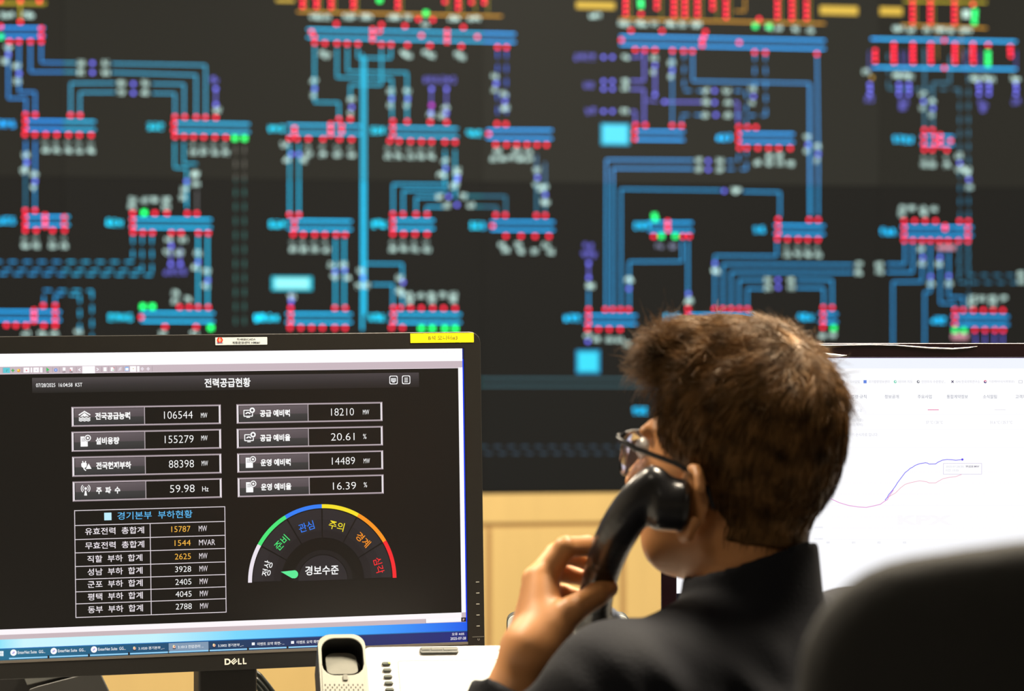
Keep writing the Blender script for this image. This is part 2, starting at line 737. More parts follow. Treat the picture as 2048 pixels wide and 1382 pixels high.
V3(1, [(207, 1220)])
L(1, [(1375, 1120), (1375, 1322), (1470, 1325), (1470, 1640)], C_CY, 2.4)
L(1, [(1448, 1120), (1448, 1290), (1550, 1290)], C_CY, 2.4)
L(1, [(1855, 1150), (1855, 2600)], (0.10, 0.20, 0.20), 2.2, dash=True)
L(1, [(1925, 1150), (1925, 2600)], (0.10, 0.20, 0.20), 2.2, dash=True)
T(1, [(1540, 1365)])
# lower left
L(5, [(200, 0), (200, 320)], C_DIM, 2.6)
L(5, [(275, 0), (275, 320)], C_LINK, 2.0)
V3(5, [(270, 30)])
T(5, [(190, 5)])
LB(5, -30, 140, 398)
BUS(5, 190, 545, 400, top=[198, 275], mid=[198, 505], dbl=[355], bot=[200, 285, 415, 508], tb=True)
LB(5, 820, 985, 415)
BUS(5, 1025, 1665, 418, top=[1045, 1220, 1315, 1475, 1550], gt=[1135], mid=[1045], bot=[1048, 1125, 1200, 1350, 1425, 1563, 1640], y1=423)
T(5, [(1045, 235), (1140, 235), (1215, 235), (1310, 235), (1040, 290), (1310, 290), (1535, 40), (1455, 150), (1440, 215), (1545, 110)])
P(5, [(1470, 90), (1350, 600), (1345, 740), (1420, 740), (1560, 725), (1637, 870)])
L(5, [(1552, 160), (1552, 320)], (0.16, 0.16, 0.17), 2.6)
L(5, [(1046, 520), (1046, 724), (-40, 722)], C_LINK, 2.4, dash=True)
L(5, [(1120, 520), (1120, 790), (-40, 784)], C_LINK, 2.2, dash=True)
L(5, [(1197, 520), (1197, 828), (-40, 820)], C_LINK, 2.4, dash=True)
T(5, [(1330, 545), (1440, 550), (1320, 650), (1415, 650), (1560, 655), (1540, 765), (1628, 800), (1620, 915), (1385, 970), (1480, 1015), (1375, 1030)])
L(5, [(1345, 560), (1345, 730)], C_VIO, 1.8)
L(5, [(1420, 620), (1420, 730)], C_VIO, 1.8)
LB(5, 1270, 1490, 800, C_VIO)
L(5, [(1560, 520), (1560, 1070)], C_CY, 2.8)
L(5, [(1635, 520), (1635, 1070)], C_CY, 2.8)
L(5, [(345, 1050), (345, 947), (725, 952), (725, 1320)], C_LINK, 2.4, dash=True)
L(5, [(435, 1050), (435, 980), (628, 985), (628, 1320)], C_LINK, 2.4, dash=True)
BUS(5, -30, 478, 1146, top=[340, 435], mid=[435], dbl=[268], bot=[50, 125, 205, 345, 435], y1=1150)
T(5, [(205, 1290), (330, 1290), (430, 1290), (620, 1275), (1280, 1290), (1530, 1290)])
LB(5, 835, 1065, 1160)
BUS(5, 1110, 1685, 1158, gt=[1125, 1200], top=[1415, 1490, 1560, 1640], bot=[1300, 1545], gb=[1660], y1=1162)
R(5, [(1112, 1160)])
LB(5, 1985, 2100, 1165)

# upper centre-left
BX(2, 205, -10, 350, 18, (0.75, 0.5, 0.06))
L(2, [(370, 92), (1985, 128)], C_ORA, 3.2)
for x, y0, y1 in ((415, -40, 55), (525, -40, 55), (640, -40, 60), (815, -40, 60), (1165, -20, 65), (1535, -20, 18), (1640, -20, 70), (1745, -20, 22), (1845, -20, 25)):
    L(2, [(x + 30, -40), (x + 30, 100)], tuple(q * .5 for q in C_YEL), 2)
    y = y1
    while y > y0:
        R(2, [(x, y - 5)])
        y -= 42
G(2, [(1020, 0), (1385, 105)])
R(2, [(1325, 150), (1440, 155)])
T(2, [(500, 130), (545, 132), (605, 135), (760, 130), (800, 132), (895, 130), (935, 135), (1115, 135), (1155, 138), (1240, 135), (1590, 145), (1625, 148), (1740, 145), (1790, 150), (1380, 190)])
BUS(2, 450, 2090, 262, top=[680], bot=[510, 590, 685, 765, 850, 1035, 1110, 1240, 1418, 1665, 1950, 2020], dbl=[965, 1552], y1=300)
R(2, [(485, 250), (505, 290), (1035, 195), (1020, 245), (1220, 205), (1680, 215), (1350, 280), (1790, 290)])
T(2, [(570, 420), (605, 440), (1215, 420), (1250, 440), (1385, 415), (1430, 440), (1640, 430), (1670, 450)])
L(2, [(508, 360), (508, 805), (700, 808), (700, 930)], C_CY, 2.6)
V3(2, [(503, 640), (795, 785), (1110, 718), (1237, 718)])
L(2, [(685, 380), (685, 610), (1118, 620), (1118, 930)], C_CY, 2.6)
L(2, [(768, 380), (768, 563), (1237, 572), (1237, 940)], C_CY, 2.6)
L(2, [(850, 380), (850, 455), (1110, 458), (1110, 380)], C_CY, 2.6)
L(2, [(1035, 380), (1035, 670), (790, 668), (790, 780)], C_CY, 2.6)
L(2, [(884, 425), (884, 2600)], C_CY, 3.6)
L(2, [(906, 450), (904, 2480)], C_CY, 3.6)
LB(2, 1350, 1640, 630, C_VIO)
P(2, [(1430, 700), (1548, 700), (1425, 890), (1545, 890)])
L(2, [(1428, 700), (1428, 930)], C_VIO, 1.8)
L(2, [(1546, 700), (1546, 930)], C_VIO, 1.8)
sq(2, 1430, 830, 7, (1.1, 0.05, 1.1), 4)
T(2, [(1425, 905), (1540, 840), (1515, 915)])
L(2, [(1950, 400), (1950, 950)], (0.02, 0.25, 1.1), 2.4, dash=True)
L(2, [(2020, 400), (2020, 950)], (0.02, 0.25, 1.1), 2.4, dash=True)
V3(2, [(1930, 600), (2000, 740)])
T(2, [(2015, 850)])
BUS(2, 290, 870, 1016, bot=[310, 370, 460, 575, 705, 800], dbl=[635], tb=[460, 575, 690, 800], y1=1024)
R(2, [(700, 938), (790, 938), (350, 1010), (350, 1050), (722, 990), (722, 1035)])
LB(2, 130, 285, 1012)
BUS(2, 1095, 1635, 1035, top=[1125, 1238, 1420, 1548], mid=[1125], bot=[1100, 1175, 1265, 1350, 1430, 1535, 1615], tb=[1090, 1170, 1265, 1350, 1430], y1=1045)
LB(2, 930, 1075, 1025)
LB(2, 1690, 1840, 1050)
BUS(0, 975, 1102, 0, y1=0) if False else None
L(2, [(1865, 1024), (2380, 1026)], C_BUS, 3, layer=2)
L(2, [(1865, 1088), (2380, 1092)], C_BUS, 3, layer=2)
R(2, [(1945, 975), (2015, 978), (1880, 1055), (1935, 1140), (2020, 1140), (2100, 1140), (2180, 1140), (2260, 1142), (2335, 1142)])
T(2, [(1920, 1250), (1990, 1250), (2060, 1245), (2130, 1250), (2200, 1250), (1950, 1190), (2100, 1190), (2190, 1195)])
L(2, [(312, 1130), (312, 1690)], C_CY, 2.6)
L(2, [(385, 1130), (385, 1690)], C_CY, 2.6)
P(2, [(325, 1215), (385, 1215)])
T(2, [(290, 1258), (420, 1260), (270, 1140)])
L(2, [(1535, 1180), (1535, 1470)], C_CY, 2.4)
L(2, [(1615, 1180), (1615, 1560)], C_CY, 2.4)
V3(2, [(1535, 1268), (1630, 1340)])
# lower centre-left
BUS(6, 300, 800, 431, top=[310, 385], mid=[350], bot=[340, 420, 510, 590, 678, 748], tb=[340, 420, 510, 600], y1=436)
LB(6, 135, 300, 425)
L(6, [(672, 540), (672, 1080)], C_CY, 2.6)
L(6, [(742, 540), (742, 1080)], C_CY, 2.6)
T(6, [(645, 745), (735, 745), (665, 845), (765, 845)])
P(6, [(670, 800), (745, 790), (890, 850), (1205, 885), (325, 1030), (1630, 80), (1565, 210), (1630, 275)])
L(6, [(906, 738), (1200, 740), (1200, 850)], C_LINK, 2.6)
T(6, [(875, 795), (860, 910), (915, 910), (1180, 850), (1175, 950), (1195, 975), (330, 995)])
L(6, [(960, 902), (1125, 902), (1125, 1080)], C_LINK, 2.6)
L(6, [(1200, 960), (1200, 1080)], C_LINK, 2.6)
L(6, [(1127, 330), (1127, 112), (1560, 115)], C_LINK, 2.6)
L(6, [(1207, 330), (1207, 162), (1560, 165)], C_LINK, 2.6)
L(6, [(1308, 330), (1308, 216), (1480, 218)], C_LINK, 2.6)
L(6, [(1390, 330), (1390, 290), (1520, 292)], C_LINK, 2.6)
L(6, [(1690, 205), (2015, 207), (2015, 350)], C_DIM, 3)
L(6, [(1770, 288), (1945, 290), (1945, 350)], C_DIM, 3)
T(6, [(1500, 35), (1630, 20), (1600, 125), (1490, 210), (1680, 205), (1550, 280), (1740, 278)])
BUS(6, 1105, 1450, 428, top=[1125, 1205, 1308, 1395], mid=[1125], bot=[1125, 1210, 1300, 1395], tb=True, y1=430)
LB(6, 940, 1085, 425)
LB(6, 1715, 1870, 440)
L(6, [(1895, 407), (2395, 410)], C_BUS, 3, layer=2)
L(6, [(1895, 470), (2395, 474)], C_BUS, 3, layer=2)
R(6, [(1910, 440), (1935, 355), (2010, 355), (2255, 358), (2325, 358), (2015, 520), (2135, 520), (2245, 522), (2355, 522)])
T(6, [(2015, 635), (2135, 640), (2240, 640), (2370, 645), (1985, 590), (2110, 590), (2330, 590)])
BX(6, 196, 852, 464, 934, (0.35, 1.05, 1.05))
BX(6, 170, 838, 490, 950, (0.0, 0.50, 0.75), 2)
L(6, [(325, 960), (325, 1080)], C_VIO, 2)
BUS(6, 285, 800, 1166, top=[320, 668, 750], mid=[320], bot=[315, 400, 485, 570, 668, 748], y1=1168)
LB(6, 20, 245, 1165)
BUS(6, 1100, 1660, 1166, top=[1130, 1185, 1265, 1350, 1440, 1525, 1615], mid=[1130], bot=[1115, 1200], gb=[1350, 1435, 1535, 1615], y1=1170)
T(6, [(1255, 985), (1345, 985), (1430, 985), (1515, 985), (1600, 985), (1260, 1030), (1430, 1030), (1600, 1030)])
LB(6, 920, 1080, 1165)

# upper centre-right
BX(3, 600, 10, 905, 75, (0.80, 0.52, 0.06))
T(3, [(730, 125), (770, 125)])
for x, y1 in ((990, 115), (1235, 65), (1370, 125), (1455, 125), (1555, 125), (1675, 70), (1780, 140)):
    L(3, [(x + 35, -40), (x + 35, 150)], tuple(q * .45 for q in C_YEL), 2)
    y = y1
    while y > -20:
        R(3, [(x, y - 5)])
        y -= 42
G(3, [(1108, 10), (1110, 45)])
R(3, [(1110, 110)])
L(3, [(940, 150), (2560, 186)], C_ORA, 3.2)
L(3, [(1930, -20), (1930, 88), (1850, 86)], C_ORA, 2.2)
T(3, [(960, 185), (1000, 190), (1095, 185), (1130, 190), (1215, 190), (1330, 190), (1355, 192), (1435, 192), (1530, 190), (1560, 195), (2120, 225), (2200, 225), (2330, 232), (2445, 240)])
L(3, [(945, 285), (2560, 320)], C_BUS, 3, layer=2)
L(3, [(945, 350), (2560, 385)], C_BUS, 3, layer=2)
R(3, [(1032, 240), (1275, 245), (1618, 250), (1605, 290), (955, 315), (1883, 335), (1592, 320), (1592, 360), (1065, 392), (1140, 395), (1220, 395), (1358, 400), (1445, 402), (1515, 404), (2005, 412), (2040, 150), (2495, 425)])
G(3, [(2010, 205), (2120, 210)])
LB(3, 570, 770, 450, C_VIO)
LB(3, 645, 755, 670, C_VIO)
LB(3, 655, 775, 872, C_VIO)
P(3, [(815, 450), (885, 450), (815, 640), (885, 640), (815, 700), (885, 700), (815, 877), (885, 877), (1220, 745), (1295, 802), (1690, 715), (1690, 808), (1700, 905), (1640, 1268), (1640, 1335)])
T(3, [(990, 450), (985, 640), (985, 690), (980, 875), (1620, 715), (1785, 715), (1620, 800), (1795, 805), (1615, 905), (1790, 905), (1565, 1265), (1730, 1265), (1565, 1335), (1730, 1335)])
L(3, [(1030, 450), (1100, 450), (1100, 420)], C_VIO, 2.2)
L(3, [(1030, 635), (1135, 637), (1135, 410)], C_VIO, 2.6)
L(3, [(1030, 702), (1135, 704), (1135, 975)], C_VIO, 2.6)
L(3, [(1030, 877), (1065, 878), (1065, 975)], C_VIO, 2.4)
L(3, [(1222, 540), (1222, 760)], C_VIO, 2.6)
L(3, [(1150, 790), (1240, 800)], C_VIO, 2)
L(3, [(1300, 803), (1590, 804)], C_VIO, 2.6)
L(3, [(1840, 805), (1873, 806), (1873, 970)], C_VIO, 2.4)
V3(3, [(1215, 455), (1350, 495), (1990, 700)])
L(3, [(1357, 410), (1357, 980)], C_LINK, 2.0)
L(3, [(1450, 410), (1450, 714), (1600, 716)], C_LINK, 2.2, dash=True)
L(3, [(1518, 410), (1518, 638), (2440, 656), (2445, 1700)], C_LINK, 2.6)
L(3, [(2006, 420), (2006, 700)], C_LINK, 2.4, dash=True)
L(3, [(2090, 420), (2095, 910)], C_LINK, 2.4, dash=True)
R(3, [(2090, 415)])
L(4, [(418, 430), (428, 1300)], C_LINK, 2.6)
L(4, [(428, 1300), (426, 1700)], C_LINK, 2.6)
L(3, [(1430, 985), (1430, 905), (1590, 906)], C_LINK, 2.2, dash=True)
L(3, [(1850, 716), (1940, 718), (1940, 980)], C_LINK, 2.2, dash=True)
L(3, [(1850, 908), (2090, 910)], C_LINK, 2.2, dash=True)
BX(3, 812, 987, 1000, 1128, (0.03, 1.0, 1.05))
BX(3, 795, 972, 1018, 1145, (0.0, 0.55, 0.70), 2)
BUS(3, 1055, 1450, 1066, top=[1068, 1145, 1355, 1430], mid=[1060], y1=1070)
LB(3, 1690, 1840, 1080)
L(3, [(1870, 1052), (2315, 1056)], C_BUS, 3, layer=2)
L(3, [(1870, 1116), (2315, 1120)], C_BUS, 3, layer=2)
R(3, [(1880, 1000), (1950, 1002), (2015, 1003), (1878, 1055), (1878, 1110), (1885, 1165), (1945, 1165), (2030, 1166), (2115, 1168), (2195, 1168), (2285, 1168)])
T(3, [(2030, 1280), (2120, 1285), (2210, 1285), (2290, 1290), (2120, 1230), (2200, 1230)])
L(3, [(1520, 1262), (838, 1258), (836, 2440)], C_LINK, 2.8)
L(3, [(1520, 1330), (890, 1326), (888, 2440)], C_LINK, 2.8)
L(3, [(1790, 1268), (1880, 1270), (1880, 1190)], C_LINK, 2.2, dash=True)
L(3, [(1790, 1332), (1942, 1334), (1942, 1190)], C_LINK, 2.2, dash=True)
# upper right
BX(4, 440, 45, 738, 120, (0.80, 0.52, 0.06))
BX(4, 912, 55, 1090, 122, (0.80, 0.52, 0.06))
for x, y1 in ((105, 140), (220, 150), (335, 150), (1170, 180), (1310, 180), (1500, 185)):
    L(4, [(x + 30, -40), (x + 30, 190)], tuple(q * .45 for q in C_YEL), 2)
    y = y1
    while y > (20 if x == 335 else -20):
        R(4, [(x, y - 5)])
        y -= 42
L(4, [(1100, 8), (1755, 20)], C_YEL, 3)
L(4, [(1080, 196), (1755, 222)], C_ORA, 3)
R(4, [(1645, 35)])
G(4, [(1660, 90), (1658, 130), (1655, 175)])
BX(4, 1565, 80, 1620, 140, (0.8, 1.15, 1.0), 4)
T(4, [(1040, 225), (1075, 225), (1160, 235), (1280, 235), (1370, 230), (1410, 235), (1470, 240), (1570, 240), (1610, 240)])
L(4, [(842, 305), (1988, 328)], C_BUS, 3.6, layer=2)
L(4, [(855, 530), (1988, 545)], C_BUS, 3.6, layer=2)
for x in (1022, 1172, 1312, 1502, 1645):
    R(4, [(x, 350), (x, 385), (x, 420), (x, 455), (x + 2, 490)])
R(4, [(875, 400), (875, 440), (875, 480), (1765, 355), (1940, 370), (1940, 405), (1943, 440), (1420, 318), (1420, 535)])
G(4, [(1763, 420), (1763, 465), (1763, 505)])
for x in (830, 1080, 1120, 1580, 1700, 1985):
    L(4, [(x, 400), (x, 560)], tuple(q * .5 for q in C_VIO), 2)
L(4, [(1365, 200), (1365, 470)], tuple(q * .5 for q in C_ORA), 2)
L(4, [(1550, 250), (1550, 480)], tuple(q * .5 for q in C_ORA), 2)
T(4, [(805, 565), (1040, 590), (1075, 600), (1120, 595), (1150, 605), (1650, 615), (1680, 625), (1745, 615), (1790, 625), (1970, 620), (1990, 635)])
sq(4, 850, 612, 6, (0.9, 0.5, 0.05), 4)
for x in (832, 1062, 1140, 1692, 1770, 1983):
    P(4, [(x, 665), (x + 3, 700), (x, 740)])
LB(4, 780, 880, 780, C_VIO)
LB(4, 1040, 1160, 800, C_VIO)
LB(4, 1060, 1130, 840, C_VIO)
LB(4, 1670, 1780, 815, C_VIO)
LB(4, 1700, 1750, 855, C_VIO)
LB(4, 1940, 2030, 795, C_VIO)
L(4, [(978, 420), (978, 700), (1540, 703), (1545, 2180)], C_DIM, 2.6, dash=True)
L(4, [(1610, 380), (1612, 2640)], C_DIM, 2.8, dash=True)
L(4, [(1465, 440), (1465, 650), (1330, 652), (1330, 1010)], C_DIM, 3)
L(4, [(1265, 380), (1265, 1010)], C_DIM, 3)
V3(4, [(1250, 740), (1325, 795), (340, 1080), (420, 1155), (1535, 1225)])
T(4, [(1555, 1330), (1600, 1365)])
L(4, [(358, 655), (360, 1700)], C_LINK, 2.6)
LB(4, 1000, 1195, 1098)
BUS(4, 1235, 1492, 1103, top=[1262, 1325], mid=[1258, 1345], dbl=[1387], bot=[1262, 1325, 1440], tb=True, y1=1108)
R(4, [(1470, 1110)])

# lower centre-right
V3(7, [(290, 0), (350, 135)])
T(7, [(320, 150), (365, 260)])
L(7, [(288, -120), (288, 340)], C_DIM, 3)
L(7, [(355, -60), (355, 340)], C_DIM, 3)
L(7, [(952, 1080), (952, 150), (1740, 160)], C_LINK, 2.4)
P(7, [(1765, 165)])
T(7, [(1848, 160), (1870, 165)])
L(7, [(1915, 170), (2205, 175), (2205, 370)], C_LINK, 2.6)
LB(7, 1040, 1200, 437)
L(7, [(1170, 414), (1515, 416)], C_BUS, 3, layer=2)
L(7, [(1170, 478), (1515, 481)], C_BUS, 3, layer=2)
G(7, [(1215, 360), (1222, 385), (1270, 520), (1380, 520)])
R(7, [(1320, 405), (1320, 440), (1322, 475), (1210, 522), (1440, 522), (1490, 522)])
T(7, [(1255, 600), (1360, 600)], (0.45, 0.5, 0.75))
L(7, [(1433, 560), (1433, 720), (1018, 722), (1018, 1080)], C_LINK, 2.6)
L(7, [(1480, 560), (1480, 1000)], C_LINK, 2.6)
T(7, [(1025, 862), (1015, 865), (705, 905), (715, 915), (1485, 1035), (1490, 1028)])
P(7, [(1015, 935), (1483, 975), (698, 735), (698, 850)])
LB(7, 635, 760, 600, C_VIO)
LB(7, 625, 780, 665, C_VIO)
L(7, [(698, 740), (698, 850)], C_VIO, 2.2)
L(7, [(698, 950), (698, 1080)], C_LINK, 2.6)
LB(7, 485, 645, 1165)
BUS(7, 665, 1075, 1178, top=[697, 828, 888, 950, 1012], mid=[697], bot=[690, 775, 860, 945], y1=1180)
T(7, [(690, 1300), (760, 1330), (860, 1335), (940, 1340), (1000, 1370)])
P(7, [(692, 1350)])
LB(7, 1275, 1435, 1165)
BUS(7, 1465, 1990, 1172, top=[1480, 1690, 1755, 1820, 1885, 1950], mid=[1480], bot=[1500, 1600, 1700], y1=1176)
for i, (x, y) in enumerate(((1692, 674), (1756, 742), (1820, 804), (1882, 866), (1948, 934))):
    if i < 3:
        L(7, [(x, 1080), (x, y), (2080 + (70 if i == 0 else 700), y + 4)] if i != 0 else [(x, 1080), (x, y), (2180, y + 4), (2180, 560)], C_LINK, 2.4)
    else:
        L(7, [(x, 1080), (x, y), (2080, y + 2)], C_LINK, 2.4)
P(7, [(1692, 735)])
T(7, [(1690, 790), (1705, 800)])
LB(7, 1978, 2110, 467)
# lower right
BUS(8, 80, 475, 468, top=[110, 355, 425], mid=[110], bot=[105, 185, 268, 345, 425], tb=[185, 268, 345, 425], y1=474)
T(8, [(745, 745), (745, 810), (905, 745), (910, 800), (30, 865), (30, 930), (210, 870), (215, 925)])
P(8, [(110, 865), (112, 925), (1250, 690), (1312, 840), (1385, 690), (1455, 835), (1612, 75)])
L(8, [(970, 740), (1110, 742), (1110, 570)], C_LINK, 2.6)
L(8, [(970, 804), (1172, 806), (1172, 570)], C_LINK, 2.6)
L(8, [(258, 864), (537, 868), (537, 1080)], C_LINK, 2.6)
L(8, [(258, 928), (470, 930), (470, 1080)], C_LINK, 2.6)
BUS(8, 1080, 1642, 480, top=[1103, 1187, 1268, 1350, 1540, 1608], mid=[1103, 1605], bot=[1103, 1172, 1245, 1310, 1380, 1450, 1530, 1605], y1=484)
R(8, [(1425, 440), (1425, 462)])
T(8, [(1090, 300), (1165, 300), (1255, 305), (1335, 305), (1085, 345), (1260, 345), (1235, 620), (1245, 735), (1375, 745), (1315, 895), (1455, 895), (1620, 135), (1600, 0), (2025, 820), (2025, 880)])
LB(8, 905, 1055, 485)
BX(8, 1365, 592, 1505, 628, (0.75, 0.32, 0.42))
L(8, [(1245, 580), (1245, 880), (1015, 882), (1015, 1560)], C_LINK, 2.4)
L(8, [(1310, 580), (1310, 960), (1265, 962), (1265, 1560)], C_LINK, 2.4)
L(8, [(1388, 640), (1388, 1050), (1500, 1052), (1500, 1090)], C_LINK, 2.2)
L(8, [(1455, 640), (1455, 1000), (1568, 1002), (1568, 1090)], C_LINK, 2.2)
L(8, [(1532, 590), (1535, 886), (2010, 888)], C_DIM, 3, dash=True)
L(8, [(1605, 590), (1607, 826), (2010, 828)], C_DIM, 3, dash=True)
BUS(8, 1478, 1925, 1183, top=[1503, 1568, 1648, 1727, 1805, 1880], mid=[1503], gb=[1503, 1573], bot=[1660, 1740, 1818, 1883], y1=1187)
T(8, [(1640, 1010), (1715, 1010), (1800, 1010), (1885, 1010), (1635, 1050), (1800, 1050), (460, 1310), (540, 1300)])
LB(8, 1305, 1445, 1183)
BX(8, 1478, 1290, 1605, 1330, (0.75, 0.34, 0.42))
BUS(8, 435, 575, 1163, top=[465, 535], mid=[465], bot=[463], gb=[548], y1=1166)
LB(8, 250, 405, 1160)
for x in (1665, 1740, 1815, 1880):
    L(8, [(x, 1290), (x, 1400)], C_VIO, 2)
# lower strip seen beside the left monitor and behind the head
BX(0, 1157, 705, 1195, 742, (0.03, 0.85, 1.02))
BX(0, 1152, 700, 1200, 747, (0.0, 0.35, 0.6), 2)
L(0, [(960, 757), (1560, 758)], (0.04, 0.16, 0.18), 3)
L(0, [(960, 772), (1560, 773)], (0.04, 0.16, 0.18), 3)
LB(0, 1262, 1300, 821)
L(0, [(960, 893), (1560, 893)], (0.03, 0.09, 0.13), 3, dash=True)
L(0, [(970, 907), (1560, 907)], (0.03, 0.09, 0.13), 3, dash=True)


def clip(poly, x0, x1, y0, y1):
    for ax, lim, sg in ((0, x0, 1), (0, x1, -1), (1, y0, 1), (1, y1, -1)):
        out = []
        for i, p in enumerate(poly):
            q = poly[(i + 1) % len(poly)]
            a, b = (p[ax] - lim) * sg, (q[ax] - lim) * sg
            if a >= 0:
                out.append(p)
            if a * b < 0:
                out.append(p + (q - p) * (a / (a - b)))
        poly = out
        if len(poly) < 3:
            return None
    return poly


cube_screen = screen_mat('rear_projection_screen', 0.6, 0.08, 'NONE')
TINT = {(0, 1): (1, .72, 1.05), (1, 1): (2.0, 1.0, .85), (2, 1): (3.0, .85, 1.05), (3, 1): (2.0, .90, .95),
        (0, 0): (.5, .95, 1.08), (1, 0): (.4, 1.22, 1.08), (2, 0): (1.0, .92, 1.0), (3, 0): (.9, .88, 1.0)}
BLACK = {1: (0.0165, 0.0165, 0.0130), 0: (0.0075, 0.0080, 0.0075)}
COLN = ['leftmost', 'second from left', 'third from left', 'rightmost']
WHAT = {(0, 1): 'grid lines and red dots under a yellow strip', (1, 1): 'a long blue bar over a thick cyan vertical line',
        (2, 1): 'a cyan box and violet lines', (3, 1): 'two blue rails joined by red dots',
        (0, 0): 'dashed blue lines behind the left monitor', (1, 0): 'a white cyan pill box above the left monitor',
        (2, 0): 'nested blue lines behind the man', (3, 0): 'pink boxes above the right monitor'}
for ci in range(4):
    for ri in (1, 0):
        x0, x1, z0, z1 = SE[ci] + .0004, SE[ci + 1] - .0004, ZE[ri] + .0004, ZE[ri + 1] - .0004
        e = empty('video_wall_panel', W0 + WE * ((x0 + x1) / 2) + EZ * z0,
                  '%s %s video wall panel showing %s' % (['lower', 'upper'][ri], COLN[ci], WHAT[(ci, ri)]),
                  'display panel', 'video wall display panels')
        MB().frame_box(W0, WE, WN, EZ, (x0, -.60, z0), (x1, -.004, z1)).build('housing', dark_metal, e)
        fl = Flat(W0 + EZ * 0, WE, EZ, WN, 0.0002)
        tt = TINT[(ci, ri)]
        bk = BLACK[ri]
        if ci == 0:
            bk = tuple(q * .85 for q in bk)
        if ci == 2 and ri == 1:
            bk = tuple(q * 1.35 for q in bk)
        fl.rect(x0, z0, x1, z1, bk, 0)
        for pts, c, layer in ART:
            pc = clip(pts, x0, x1, z0, z1)
            if pc:
                if c[2] > c[0] and c[0] < .12:
                    c = (c[0] * tt[0] + .01, c[1] * tt[1], c[2] * tt[2])
                c = tuple(a + b for a, b in zip(c, bk))
                fl.poly([(p.x, p.y) for p in pc], c, layer)
        fl.build('screen', cube_screen, e)


# ---------------------------------------------------------------- desk
desk_m = mat('grey_desk_laminate', (0.22, 0.215, 0.205), 0.5, noise=(30, 0.04, (1, 1, 1)))
black_pl = mat('black_plastic', (0.010, 0.0095, 0.009), 0.42, noise=(40, 0.1, (1, 1, 1)))
DZ = 0.75
outline = [(-1.7, 2.42), (-0.10, 2.40), (0.03, 2.80), (0.25, 2.97), (1.6, 2.97), (1.6, 3.80), (-1.7, 3.80)]
e = empty('desk', (0, 3.3, 0), 'long grey laminate control desk carrying the monitors and the telephone', 'desk')
MB().prism([Vector((x, y, DZ - .03)) for x, y in outline], Vector((0, 0, .03))).build('desktop', desk_m, e, bevel=(.003, 2))
for x in (-1.6, 1.5):
    MB().box((x, 3.0, 0), (x + .04, 3.75, DZ - .03)).build('leg', desk_m, e)
MB().box((-1.56, 3.70, .15), (1.5, 3.72, DZ - .03)).build('modesty_panel', desk_m, e)

# ---------------------------------------------------------------- left monitor
M_O = Vector((-.5467, 3.1714, .9218))
yaw, tilt, roll = [math.radians(a) for a in (16.36, -0.66, -0.65)]
MR = Matrix.Rotation(yaw, 3, 'Z') @ Matrix.Rotation(tilt, 3, 'X') @ Matrix.Rotation(roll, 3, 'Y')
MX, MZ = MR @ Vector((1, 0, 0)), MR @ Vector((0, 0, 1))
MN = -(MR @ Vector((0, 1, 0)))
SW, SH = .5184, .324
mon = empty('computer_monitor', M_O + MX * SW / 2 + MN * -.05 + Vector((0, 0, DZ - M_O.z)), 'black desktop monitor on the left showing a dark power supply dashboard', 'monitor', None)
frame_m = mat('monitor_bezel_black', (0.013, 0.0125, 0.011), 0.38, noise=(60, 0.12, (1, 1, 1)))
x0, x1, z0, z1 = -.020, SW + .0195, -.0205, SH + .0185


def ring_mesh(o, ex, ez, n, outer, inner, zf, zb, lip=0.0025):
    """A picture-frame solid: front at n*zf, back at n*zb, inner edge recessed by lip."""
    k = len(outer)
    P3 = lambda p, d: o + ex * p[0] + ez * p[1] + n * d
    vs = [P3(p, zf) for p in outer] + [P3(p, zf) for p in inner] + [P3(p, zf - lip) for p in inner] + [P3(p, zb) for p in outer]
    fs = []
    for i in range(k):
        j = (i + 1) % k
        fs += [(i, j, k + j, k + i), (k + i, k + j, 2 * k + j, 2 * k + i), (3 * k + i, 3 * k + j, j, i)]
    fs.append(tuple(range(3 * k, 4 * k)))
    return MB().add(vs, fs)


outer = round_rect(x0, z0, x1, z1, .0125)
inner = round_rect(0, 0, SW, SH, .0002)
fb = ring_mesh(M_O, MX, MZ, MN, outer, inner, .0022, -.022)
fb.build('bezel', frame_m, mon, bevel=(.0012, 3))
# lighter chamfer strip below the screen
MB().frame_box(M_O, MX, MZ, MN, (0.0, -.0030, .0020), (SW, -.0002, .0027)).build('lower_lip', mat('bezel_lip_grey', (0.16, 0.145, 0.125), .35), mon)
MB().frame_box(M_O, MX, MZ, MN, (.06, .03, -.055), (SW - .06, SH - .03, -.0221)).build('back_cover', black_pl, mon, bevel=(.012, 3))
# neck and foot
cN = hit(452, 1345, M_O - MN * .065, MN)
nk = MB().frame_box(Vector((cN.x, cN.y, 0)), MX, -MN, EZ, (-.0325, -.012, DZ + .015), (.0325, .022, 1.09))
nk.build('stand_neck', black_pl, mon, bevel=(.003, 2))
ft = [Vector((cN.x, cN.y, DZ + .003)) + MX * p[0] - MN * p[1] for p in round_rect(-.13, -.10, .13, .08, .03)]
MB().prism(ft, Vector((0, 0, .012))).build('stand_foot', black_pl, mon, bevel=(.003, 2))

